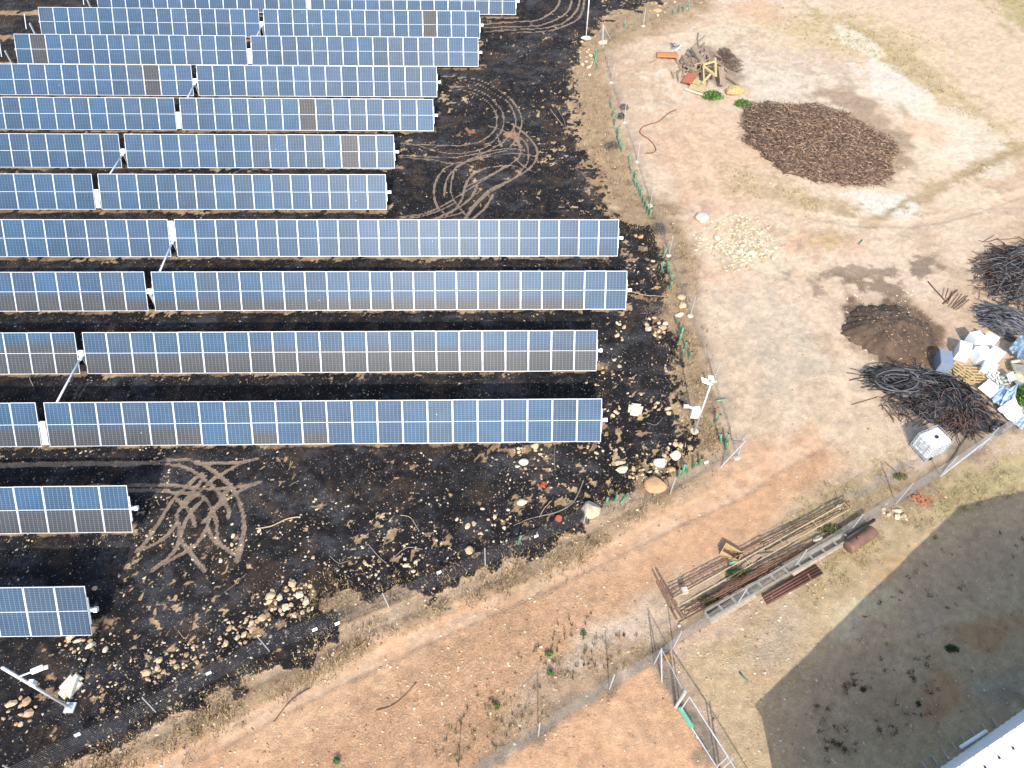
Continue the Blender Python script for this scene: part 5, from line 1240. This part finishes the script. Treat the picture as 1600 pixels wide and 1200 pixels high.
# ================================================================ APPLIANCES, PALLETS, SCRAP
M_FRID = mat("white_appliance", (.80, .83, .84), .35, var=.04); M_FRIDSHADE = mat("shade_grey_appliance", S(150, 162, 182), .4, var=.06)  # second colour has the cabinet's shade put into it
def appliance(u, v, sx, sy, sz, rot, tilt, label, m, cat="appliance", door=True):
    q = G(u, v); root = empty("old_appliance", q, label, cat); R_ = Matrix.Rotation(rot, 3, 'Z') @ Matrix.Rotation(tilt, 3, 'X')
    lift = abs(math.sin(tilt)) * sy / 2; c = q + up_ * (sz / 2 * math.cos(tilt) + lift)
    bm = bmesh.new(); bmesh.ops.create_cube(bm, size=1); bmesh.ops.scale(bm, vec=(sx, sy, sz), verts=bm.verts); bmesh.ops.bevel(bm, geom=list(bm.edges), offset=.022, segments=2, affect='EDGES')
    me = bpy.data.meshes.new("body"); bm.to_mesh(me); bm.free(); me.materials.append(m); o = link("body", me, root, c - q); o.rotation_euler = R_.to_euler()
    if door:
        mb = MB(); mb.box(c + R_ @ Vector((0, -sy / 2 - .022, .02)), (sx * .96, .035, sz * .9), R_); d = part("door", mb, m, root)
        mb = MB(); mb.box(c + R_ @ Vector((sx * .38, -sy / 2 - .055, sz * .2)), (.03, .03, sz * .22), R_); recentre(mb, root.location); link("handle", mb.mesh("handle", M_GALV), d)
    mb = MB(); mb.box(c + R_ @ Vector((0, sy / 2 + .012, -sz * .2)), (sx * .7, .02, sz * .35), R_); part("rear_grille", mb, M_DARK, root)
    return root
appliance(1468, 574, .62, 1.05, .80, -.30, 0, "shade-coloured cabinet apart from the white appliances, shadow on the sand beside it", M_FRIDSHADE, door=False)
appliance(1499, 556, .60, .80, .72, -.45, 0, "white appliance next to the shade-coloured cabinet, its top a tilted rectangle", M_FRID)
appliance(1517, 540, .62, .62, .80, .25, 0, "white appliance at the upper middle of the cluster", M_FRID); appliance(1538, 541, .62, .60, .72, .75, 0, "white appliance uppermost beside the blue-grey sticks", M_FRID)
appliance(1526, 563, .66, .64, .80, .05, 0, "white appliance in the middle of the cluster with a shaded front", M_FRID); appliance(1547, 563, .60, .62, .72, .7, 0, "white appliance at the end of the cluster nearest the blue sheet", M_FRID)
appliance(1539, 582, .62, .50, .6, -.6, .12, "small white appliance leaning among the scrap frames", M_FRID)
# pallet
def pallet(u, v, rot, label, h=.0):
    q = G(u, v, h); root = empty("wooden_pallet", q, label, "pallet"); R_ = Matrix.Rotation(rot, 3, 'Z')
    for i in range(6): mb = MB(); mb.box(q + R_ @ Vector((0, -.5 + .2 * i, .14)), (1.2, .1, .022), R_); part("deck_board", mb, M_PINE, root)
    for x in (-.55, 0, .55): mb = MB(); mb.box(q + R_ @ Vector((x, 0, .07)), (.1, 1.0, .115), R_); part("bearer", mb, M_PINE, root)
    return root
pallet(1517, 588, -.08, "weathered wooden pallet flat on the straw between the appliances and the hose pile"); pallet(1497, 585, -1.0, "second wooden pallet leaning half under the hose pile", .05)
def sheet(pts, th, m, label, name="metal_sheet", cat="sheet", hs=None, crump=.05, seed=0, n=7):
    """crumpled thin sheet spanning four land points"""
    rr5 = random.Random(seed); c = [G(*p, h) for p, h in zip(pts, hs or [.15] * 4)]; V_ = []
    for s in (0, 1):
        r2 = random.Random(seed)
        for i in range(n):
            for j in range(n):
                a, b2 = i / (n - 1), j / (n - 1); p_ = c[0].lerp(c[1], a).lerp(c[3].lerp(c[2], a), b2); V_.append(p_ + up_ * (r2.uniform(-1, 1) * crump + crump - (th if s else 0)))
    F_ = []; m0 = n * n
    for i in range(n - 1):
        for j in range(n - 1):
            a = i * n + j; F_ += [(a, a + n, a + n + 1, a + 1), (m0 + a + 1, m0 + a + n + 1, m0 + a + n, m0 + a)]
    rim = [i * n for i in range(n)] + [(n - 1) * n + j for j in range(1, n)] + [i * n + n - 1 for i in range(n - 2, -1, -1)] + [j for j in range(n - 2, 0, -1)]
    for i in range(len(rim)): a, b2 = rim[i], rim[(i + 1) % len(rim)]; F_.append((a, b2, m0 + b2, m0 + a))
    mb = MB(); mb.add(V_, F_); return thing1(name, mb, m, c[0].lerp(c[2], .5) - up_ * .1, label, cat)
M_LB = mat("pale_blue_sheet", S(190, 214, 236), .5, var=.1, scale=2); M_GR = mat("pale_green_panel", S(206, 224, 206), .6, var=.1, scale=2); M_CRM = mat("cream_panel", S(226, 222, 198), .6, var=.1, scale=2); M_TARP = mat("blue_grey_tarp", S(140, 166, 186), .6, var=.2, scale=2)
sheet([(1528, 606), (1545, 593), (1565, 606), (1548, 622)], .03, M_FRID, "flat white door panel lying between the pallet and the hose pile", "door_panel", "panel", [.3] * 4, .012, 1, 4)
sheet([(1548, 626), (1562, 604), (1576, 608), (1560, 634)], .02, M_LB, "long pale-blue folded sheet leaning on the white door panel", hs=[.2, .3, .5, .2], seed=2); sheet([(1560, 636), (1572, 612), (1590, 600), (1582, 632)], .02, M_LB, "broad pale-blue crumpled sheet in the middle of the scrap", hs=[.2, .5, .5, .25], crump=.09, seed=3)
sheet([(1558, 640), (1584, 622), (1600, 648), (1584, 664)], .02, M_FRID, "large white crumpled sheet at the fence end of the scrap", hs=[.2, .5, .3, .15], crump=.08, seed=4)
sheet([(1580, 662), (1600, 640), (1612, 648), (1596, 672)], .02, M_LB, "pale-blue strip of sheet at the foot of the chain-link fence", seed=5); sheet([(1559, 593), (1570, 583), (1581, 594), (1566, 602)], .02, M_GR, "pale green square panel among the scrap frames", crump=.02, seed=6, n=4)
sheet([(1580, 590), (1590, 580), (1608, 594), (1594, 606)], .03, M_CRM, "cream panel next to the pale green one", crump=.02, seed=7, n=4); sheet([(1572, 585), (1583, 580), (1588, 592), (1578, 598)], .02, M_GR, "thin mint panel propped between the green and cream ones", hs=[.5, .5, .2, .2], crump=.02, seed=8, n=4)
sheet([(1574, 548), (1590, 528), (1625, 545), (1605, 572)], .02, M_TARP, "blue-grey crumpled tarpaulin beside the white appliances", "tarpaulin", "tarpaulin", [.35, .6, .6, .3], .16, 9, 9)
for i in range(9):
    u, v = 1549 + rk.uniform(0, 26), 584 + rk.uniform(0, 18); q = G(u, v, .15 + rk.uniform(0, .3)); mb = MB(); d = Vector((rk.uniform(-1, 1), rk.uniform(-1, 1), rk.uniform(-.3, .3))).normalized() * rk.uniform(.15, .35); sd = d.cross(up_).normalized() * .12
    for a, b2 in ((q - d - sd, q + d - sd), (q - d + sd, q + d + sd), (q - d - sd, q - d + sd), (q + d - sd, q + d + sd)): mb.beam(a, b2, .035)
    thing1("scrap_frame", mb, M_CRM if i % 2 else M_WHITE, q, ("cream" if i % 2 else "white") + " bent metal frame, " + NTH[i].replace("topmost", "first") + " in the scrap beside the green panel", "scrap", "scrap frames")
A1, A2 = G(1580, 566, .2), G(1594, 563, .2); mb = MB(); mb.tube([A1, A2], .09, 10); thing1("cream_pipe", mb, M_CRM, A1, "stubby cream pipe lying below the tarpaulin", "pipe", smooth=True)
mb = MB(); mb.beam(G(1582, 574, .3), G(1612, 578, .3), .5, .12); thing1("grey_slab", mb, M_CONC, G(1596, 576, .3), "pale grey slab poking in beside the cream pipe", "slab")
for u, v, r, lb in ((1556, 672, .22, "old tyre standing in shade under the hose pile, beside the fence"), (1563, 664, .2, "second old tyre in shade behind the first by the fence")):
    q = G(u, v, .12); V_, F_ = [], []; mb = MB()
    ring = [q + Vector((math.cos(t * .3927) * r, math.sin(t * .3927) * r, 0)) for t in range(17)]; mb.tube(ring, .085, 8, cap=False); thing1("tyre_ring", mb, M_DARK, q, lb, "tyre", smooth=True)

# ================================================================ TIMBER HEAP
M_W1 = mat("weathered_timber", S(176, 154, 130), .9, var=.3, scale=7); M_W2 = mat("yellow_timber", S(222, 202, 146), .8, var=.2, scale=7); M_W3 = mat("orange_board", S(226, 148, 88), .7, var=.15, scale=5); M_W4 = mat("red_brown_board", S(186, 110, 80), .8, var=.2, scale=5)
zt = lambda a, b_: (1010 + a * .1125, 50 + b_ * .1125)
def plank(a, b2, w_, t_, h0, h1, m, label, name="plank", cat="plank", group=None):
    A1, A2 = G(*zt(*a), h0), G(*zt(*b2), h1); mb = MB(); mb.beam(A1, A2, w_, t_); return thing1(name, mb, m, A1, label, cat, group)
plank((150, 318), (440, 330), .62, .08, .25, .35, M_W3, "bright orange board sticking out of the timber heap onto the sand", "board", "board"); plank((140, 285), (420, 296), .2, .06, .2, .3, M_W4, "narrow rust-red board behind the bright orange one", "board", "board")
plank((560, 700), (640, 580), .75, .08, .45, .6, M_W4, "red-brown board propped in the timber heap above the yellow slatted pallet", "board", "board")
plank((955, 370), (965, 610), .16, .12, .9, .8, M_W2, "upright yellow beam on top of the timber heap"); plank((790, 460), (950, 410), .16, .1, .9, .95, M_W2, "short yellow beam closing the top of the triangle on the heap"); plank((790, 480), (965, 605), .18, .1, .85, .9, M_W2, "slanting yellow beam of the triangle on the heap")
plank((780, 710), (890, 590), .14, .1, .6, .8, M_W2, "yellow beam dropping towards the green bush"); plank((790, 500), (800, 690), .1, .08, .8, .6, M_W2, "thin yellow beam inside the heap below the triangle")
plank((545, 790), (810, 880), .14, .1, .15, .15, mat("white_painted_beam", S(236, 228, 206), .7), "long white beam on the ground along the foot of the timber heap"); plank((1080, 570), (1290, 750), .12, .1, .5, .12, M_W1, "long grey plank leaning off the back of the timber heap")
plank((640, 220), (780, 430), .34, .25, .7, .8, M_W1, "thick grey trunk at the top of the timber heap", "log", "log"); plank((1030, 500), (1060, 720), .42, .2, .8, .5, M_W1, "broad weathered slab hanging down the end of the timber heap", "board", "board")
plank((1000, 700 - 735 + 75), (1000, 60), .01, .01, .0, .0, M_W1, "x", "plank"); o = [o for o in bpy.data.objects if o.get("label") == "x"][0]; bpy.data.objects.remove(o)
A1 = G(*zt(690, 740)); pr = empty("slatted_crate", A1, "yellow slatted crate side lying at the foot of the timber heap", "crate")
for i in range(6):
    a, b2 = zt(590 + i * 12 + 0, 770 - i * 22), zt(790 + i * 8, 830 - i * 24); mb = MB(); mb.beam(G(*a, .3), G(*b2, .3), .17, .03); part("slat", mb, M_W2, pr)
for a, b2 in ((zt(600, 770), zt(650, 660)), (zt(780, 830), zt(830, 715))): mb = MB(); mb.beam(G(*a, .26), G(*b2, .26), .08, .05); part("batten", mb, M_W2, pr)
TB = {True: [], False: []}
for i in range(84):
    cx_, cy_ = 740 + rk.gauss(0, 175), 440 + rk.gauss(0, 120); ang = rk.choice([rk.uniform(-1.3, -.5), rk.uniform(-1.9, -1.2), rk.uniform(.2, .9)]); L = rk.uniform(70, 210); a = (cx_ - math.cos(ang) * L / 2, cy_ + math.sin(ang) * L / 2); b2 = (cx_ + math.cos(ang) * L / 2, cy_ - math.sin(ang) * L / 2)
    hh = max(.1, .85 - abs(cx_ - 760) / 420 - abs(cy_ - 450) / 500); A1, A2 = G(*zt(*a), hh * rk.uniform(.4, 1)), G(*zt(*b2), hh * rk.uniform(.4, 1)); mb = MB()
    if i % 3: mb.tube([A1, A1.lerp(A2, .5) + Vector((rk.uniform(-.2, .2), rk.uniform(-.2, .2), .08)), A2], rk.uniform(.04, .11), 7, r2=.04)
    else: mb.beam(A1, A2, rk.uniform(.1, .25), .06)
    tb_ = thing1("branch" if i % 3 else "plank", mb, M_W1, A1, "grey branch or log tangled in the timber heap" if i % 3 else "grey plank buried in the timber heap", "branch" if i % 3 else "plank", "branches in the timber heap" if i % 3 else "grey planks in the timber heap")
    TB[bool(i % 3)].append((cx_, cy_, L, tb_))
for kk_, lb_ in ((True, "grey branch tangled in the timber heap"), (False, "grey plank buried in the timber heap")): name_each(TB[kk_], lb_, 760, 450, 190, 140, long_=True)
hose_coil(1010 + 640 * .1125, 50 + 390 * .1125, .55, .8, .8, 0, 3.2, "grey coiled cable among the branches of the timber heap", r=.03, m=M_HOSEG)
for i, (a, b2, c) in enumerate((((345, 180), (400, 160), M_HOSEG), ((350, 210), (470, 190), M_HOSEG), ((410, 260), (490, 180), M_WHITE), ((340, 155), (380, 200), mat("navy_plastic", S(60, 66, 110), .5)), ((440, 170), (480, 230), M_LB))): plank(a, b2, .08, .05, .3, .4, c, ["short grey strip, outermost at the far corner of the timber heap", "longer grey strip at the far corner of the timber heap", "white strip slanting at the far corner of the timber heap", "dark navy strip at the far corner of the timber heap", "pale blue strip at the far corner of the timber heap"][i], "plastic_strip", "strip", "strips at the timber heap corner")
q = G(1010 + 1230 * .1125, 50 + 820 * .1125, .2); v_ = rock_shape(IV3, random.Random(4), 5, .12) * np.array([.7, .55, .4]); o = link("straw_bundle", np_mesh("straw_bundle", v_, IF3, [mat("straw", S(208, 182, 122), .9, var=.4, scale=9, bump=1)]), None, q); tag(o, "small yellow straw bundle behind the timber heap", "straw bundle")
strands(1131, 88, 12, 12, 0, 150, .3, .6, 1.5, (.3, .8), .012, [mat("dry_twig", S(130, 112, 94), .9), M_HOSEB, M_CH[2]], "dry brushwood mass behind the timber heap", "brushwood", (5, 1, 3), 12)
strands(1142, 98, 20, 10, 40, 160, .25, .6, 1.5, (.3, .8), .012, [MATS["dry_twig"], M_HOSEB, M_CH[2]], "dry brushwood fanning out beyond the timber heap", "brushwood", (5, 1, 3), 13)

# ================================================================ TWIGS
M_TWIG = mat("ash_grey_twig", S(150, 140, 126), .9, var=.25, scale=6)
M_TWIG2 = mat("pale_dry_twig", S(196, 176, 140), .9, var=.25, scale=6)
tw = [([(400, 826), (425, 822), (448, 811), (470, 808)], "long bent grey branch on the ash left of the bare patch", .03), ([(575, 850), (585, 862), (594, 872), (604, 880)], "grey branch running down the ash toward the rim", .022), ([(610, 878), (626, 862), (640, 855), (660, 858)], "grey branch curving up beside the rim stones", .022),
      ([(625, 805), (640, 808), (648, 818), (655, 830)], "thin arched branch above the bare patch", .016), ([(515, 868), (530, 880), (545, 876)], "short forked branch on the lower ash", .016), ([(452, 760), (460, 755), (468, 752)], "small grey stick in the middle of open ash", .014), ([(455, 720), (453, 728), (458, 722), (451, 735)], "curled grey twig below the last long row", .012),
      ([(804, 820), (825, 812), (845, 806)], "straight pale branch at the burnt fence corner", .02), ([(845, 806), (870, 800), (892, 788), (903, 772), (912, 750)], "long bending branch above the orange cap", .03), ([(843, 808), (850, 795), (862, 782)], "forked arm off the long bending branch", .02), ([(868, 690), (866, 715), (868, 735)], "upright pale stem below the last long row", .016),
      ([(1010, 660), (1025, 664), (1036, 652)], "thin bent twig in the ash bay below the loose rocks", .013), ([(985, 455), (1010, 461), (1040, 463)], "straight brown stem crossing from the longest-reaching row to the guards", .02), ([(885, 312), (890, 322), (896, 330)], "short pale twig beside the swirl of tyre tracks", .014), ([(245, 782), (248, 788)], "tiny white stick at the edge of the tracker shadow", .02),
      ([(860, 170), (868, 182), (880, 196)], "pale dry stalk beside the hooked tyre tracks", .02), ([(868, 165), (880, 185), (884, 200)], "second pale dry stalk beside the hooked tyre tracks", .018), ([(50, 580), (47, 590), (52, 603)], "tuft-like pale stalk under the row with grey lower halves", .03), ([(278, 985), (288, 997), (295, 990)], "small twig above the long stone band", .012), ([(350, 925), (372, 908), (385, 895)], "thin slanting twig below the criss-cross tracks", .012)]
for i, (p_, lb, r) in enumerate(tw): hose(p_, r, M_TWIG if i % 3 else M_TWIG2, lb, "branch", "fallen_branch", r + .015)

# ================================================================ GRASS AND WEEDS
def blades(n, region, dens, h0, h1, w_, mats_, name, label, lean=.5, clump=5, spread=.06, mw=None):
    us = rng.uniform(region[0], region[2], n * 4); vs = rng.uniform(region[1], region[3], n * 4)
    D = _F[None] + _R[None] * ((us - 800) / FPX)[:, None] - _U[None] * ((vs - 600) / FPX)[:, None]
    k = -CAM[2] / (D[:, 2] - SLX * D[:, 0] - SLY * D[:, 1]); x, y = D[:, 0] * k, D[:, 1] * k
    keep = rng.random(len(x)) < dens(us, vs, x, y); x, y = x[keep][:n], y[keep][:n]; n = len(x)
    sc_ = rng.uniform(.6, 1.3, n)
    x, y, sc_ = np.repeat(x, clump), np.repeat(y, clump), np.repeat(sc_, clump); mi = np.repeat(rng.integers(0, len(mats_), n), clump); n = len(x)
    x = x + rng.normal(0, spread, n); y = y + rng.normal(0, spread, n); z = at_grid(Z, x, y) - .01
    a = rng.uniform(0, 6.283, n); hh = rng.uniform(h0, h1, n) * sc_; ln = rng.uniform(0, lean, n) * hh; a2 = rng.uniform(0, 6.283, n)
    wv = w_ * rng.uniform(.6, 1.4, n); dx, dy = np.cos(a) * wv, np.sin(a) * wv
    tx, ty = np.cos(a2) * ln, np.sin(a2) * ln
    V_ = np.stack([np.stack([x - dx, y - dy, z], 1), np.stack([x + dx, y + dy, z], 1), np.stack([x + dx * .7 + tx * .4, y + dy * .7 + ty * .4, z + hh * .6], 1), np.stack([x - dx * .7 + tx * .4, y - dy * .7 + ty * .4, z + hh * .6], 1), np.stack([x + tx, y + ty, z + hh], 1)], 1).reshape(-1, 3)
    b0 = (np.arange(n) * 5)[:, None]; F_ = np.concatenate([b0 + np.array([[0, 1, 2]]), b0 + np.array([[0, 2, 3]]), b0 + np.array([[3, 2, 4]])], 0); mi = np.concatenate([mi, mi, mi])
    o = link(name, np_mesh(name, V_, F_, mats_, mi), kind="stuff"); o["label"] = label; return o
def leafmat(n, c): return mat(n, c, .9, var=.35, scale=2.5)
G_DRY = [leafmat("dry_grass_tan", S(190, 160, 112)), leafmat("dry_grass_brown", S(104, 80, 60)), leafmat("dry_grass_straw", S(226, 204, 156))]
G_OL = [leafmat("olive_grass", S(150, 142, 86)), leafmat("straw_grass", S(206, 188, 130)), leafmat("dull_grass", S(176, 158, 106))]
G_GR = [leafmat("green_weed", S(112, 138, 70)), leafmat("olive_weed", S(124, 126, 78)), leafmat("dark_weed", S(80, 92, 56))]
G_CHAR = [leafmat("charred_stubble", S(56, 50, 50)), leafmat("scorched_stubble", S(70, 62, 56)), leafmat("ash_stubble", S(120, 116, 114))]
vg = verge * (fbm(gx, gy, 1.2, 4, 501) > .42)
blades(15000, (0, -20, 1190, 1290), lambda u, v, x, y: at_grid(vg, x, y) * .9, .04, .22, .012, G_DRY, "dry_verge_grass", "dry brown grass along the wire fence", .9, 5, .11)
olz = np.clip(sstep(0, .5, ell(1390, 820, 250, 52, -34)) + sstep(0, .5, ell(1560, 745, 120, 45, -25)) + .8 * sstep(0, .5, ell(1330, 780, 150, 50, -30)) + .5 * sstep(0, .5, ell(880, 1080, 240, 50, -32)), 0, 1) * (fbm(gx, gy, 1.1, 4, 521) > .44)
blades(8000, (700, 640, 1700, 1260), lambda u, v, x, y: at_grid(olz, x, y), .03, .14, .010, G_OL, "yellow_lot_grass", "thin yellow-olive grass beside the chain-link fence", .9, 5, .08)
olf = np.clip(sstep(0, .5, ell(1340, 50, 170, 40, 10)) + sstep(0, .5, ell(1440, 120, 190, 22, 32)) + sstep(0, .5, ell(1590, 12, 60, 36, 30)) + .7 * sstep(0, .5, ell(1210, 300, 120, 32, 22)) + .5 * sstep(0, .4, ell(1480, 290, 130, 14, -26)), 0, 1) * (fbm(gx, gy, .9, 4, 541) > .46)
blades(5000, (1050, -30, 1660, 360), lambda u, v, x, y: at_grid(olf, x, y), .04, .18, .016, G_OL, "far_dry_grass", "faded dry grass on the upper yard", .9, 4, .12)
chz = inb * burn * (fbm(gx, gy, 1.4, 4, 561) > .54)
blades(9000, (-40, -20, 1120, 1260), lambda u, v, x, y: at_grid(chz, x, y), .02, .09, .012, G_CHAR, "charred_stubble", "charred grass stubble over the burnt field", 1.2, 3, .1)
dkz = np.clip(sstep(0, .5, ell(1370, 1100, 150, 90, -25)) + .5 * sstep(0, .6, ell(1480, 900, 200, 70, -30)) + .5 * sstep(0, .6, ell(1540, 1030, 60, 30, 0)), 0, 1) * (vnoise(gx * 2.2, gy * 2.2, 31) > .62)
blades(560, (1180, 820, 1700, 1260), lambda u, v, x, y: at_grid(dkz, x, y), .03, .12, .014, [G_GR[2], G_GR[1], G_DRY[1]], "lot_weeds", "small dark weeds dotted over the shaded lot", 1.3, 14, .05)
wdz = np.clip(sstep(0, .5, ell(900, 1010, 110, 60, -20)) + .7 * sstep(0, .5, ell(760, 1130, 120, 50, -30)), 0, 1)
blades(420, (640, 920, 1060, 1240), lambda u, v, x, y: at_grid(wdz, x, y) * .5, .05, .2, .013, [G_GR[1], G_DRY[1], G_GR[2]], "roadside_weeds", "upright brown-green weeds by the lower fence", .5, 9, .035)
def bush(u, v, rx_, ry_, h, n, label, mats_=None, name="green_bush", cat="bush", leaf=.05, seed=0):
    r = np.random.default_rng(seed + 5); q = G(u, v); root = empty(name, q, label, cat)
    p = r.normal(0, 1, (n, 3)); p /= np.linalg.norm(p, axis=1)[:, None]; p *= (r.random(n) ** .4)[:, None]; lump = .75 + .5 * vnoise(p[:, 0] * 2.3 + 7, p[:, 1] * 2.3 + p[:, 2] * 2, seed); p *= lump[:, None]
    p = p * np.array([rx_, ry_, h]); p[:, 2] = np.abs(p[:, 2]) + .02
    d1, d2 = r.normal(0, 1, (n, 3)), r.normal(0, 1, (n, 3)); d1 /= np.linalg.norm(d1, axis=1)[:, None]; d2 = np.cross(d1, d2); d2 /= np.linalg.norm(d2, axis=1)[:, None]
    s = leaf * r.uniform(.6, 1.4, n)[:, None]; V_ = np.stack([p - d1 * s * 1.3, p + d2 * s * .45, p + d1 * s * 1.3, p - d2 * s * .45], 1).reshape(-1, 3); F_ = np.arange(4 * n).reshape(-1, 4)
    ms_ = mats_ or G_GR; link("foliage", np_mesh("foliage", V_, F_, ms_, r.integers(0, len(ms_), n)), root)
    mb = MB()
    for i in range(6):
        a = r.uniform(0, 6.28); mb.tube([(0, 0, -.03), (math.cos(a) * rx_ * .3, math.sin(a) * ry_ * .3, h * .5), (math.cos(a) * rx_ * .6, math.sin(a) * ry_ * .6, h * .8)], .018, 5, r2=.006)
    link("stem", mb.mesh("stem", M_TWIG), root)
BG = [leafmat("fresh_green_leaf", S(128, 172, 84)), leafmat("mid_green_leaf", S(98, 142, 68)), leafmat("deep_green_leaf", S(66, 104, 52))]
bush(1113, 153, .85, .6, .45, 900, "green bush at the foot of the timber heap", BG, seed=1, leaf=.07); bush(1160, 164, .7, .45, .35, 600, "smaller green bush between the timber heap and the root heap", BG, seed=2, leaf=.07)
bush(1601, 622, .62, .6, .75, 1500, "bright green bush growing through the scrap sheets", [BG[0], BG[1], leafmat("lime_leaf", S(136, 186, 74))], seed=3, leaf=.06); bush(1486, 1014, .26, .17, .16, 420, "low dark green weed in the shaded lot with two lobes", [G_GR[2], BG[2]], seed=4, leaf=.035, name="green_weed", cat="weed")
bush(1348, 1078, .12, .1, .1, 150, "round dark weed at the centre of the shaded lot", [G_GR[2], BG[2]], seed=5, leaf=.03, name="green_weed", cat="weed"); bush(1434, 1100, .10, .1, .1, 120, "small green weed near the rusty soil patch", [G_GR[2], BG[2]], seed=6, leaf=.03, name="green_weed", cat="weed")
bush(911, 991, .14, .12, .14, 140, "small green weed topmost of those on the road verge", BG, seed=7, leaf=.03, name="green_weed", cat="weed"); bush(857, 1022, .18, .14, .16, 200, "wide green weed on the road verge", BG, seed=8, leaf=.03, name="green_weed", cat="weed"); bush(860, 1052, .14, .12, .18, 180, "tall green weed on the road verge above the orange plot", BG, seed=9, leaf=.03, name="green_weed", cat="weed")
bush(526, 1190, .14, .12, .18, 180, "green weed at the bottom of the dirt road", BG, seed=10, leaf=.03, name="green_weed", cat="weed"); bush(776, 1105, .12, .1, .18, 120, "dark weed standing on the gravel verge", [G_GR[1], BG[1]], seed=11, leaf=.03, name="green_weed", cat="weed")
bush(1150, 898, .5, .22, .25, 420, "green weeds growing through the near trusses", [G_GR[0], G_GR[2], G_GR[1]], seed=12, leaf=.045, name="truss_weed", cat="weed"); bush(1108, 938, .45, .22, .25, 420, "dark weeds between the cream ladder frame and the pale rack", [G_GR[0], G_GR[2], G_GR[1]], seed=13, leaf=.045, name="truss_weed", cat="weed")
bush(1300, 828, .7, .25, .2, 500, "olive weeds under the far end of the cream ladder frame", [G_GR[0], G_OL[0], G_GR[1]], seed=14, leaf=.045, name="truss_weed", cat="weed"); bush(1405, 745, .35, .2, .16, 260, "sparse olive weed on the sand left of the fence post shadow", [G_GR[0], G_OL[0]], seed=15, leaf=.035, name="green_weed", cat="weed")
DSH = [leafmat("grey_dead_leaf", S(120, 108, 104)), leafmat("dark_dead_leaf", S(86, 76, 78)), M_TWIG]
for i, (u, v, rx_, ry_) in enumerate(((955, 230, .6, .5), (1035, 525 - 15, .1, .1), (1022, 490 - 4, .8, .6), (1030, 360, .5, .6), (975, 170, .35, .3), (970, 184, .3, .3), (500, 985, .5, .35))):
    if rx_ < .2: continue
    bush(u, v, rx_, ry_, .35, 700, ["grey dead shrub beside the upper file of guards", "", "dark dead shrub at the neck of the ash bay", "grey dead shrub above the end of the tyre swirl row", "brown dead shrub by the fence footing", "low dead shrub just below the fence footing", "brown dead shrub at the tip of the cream stone heap"][i], DSH, "dead_shrub", "shrub", .04, 20 + i)
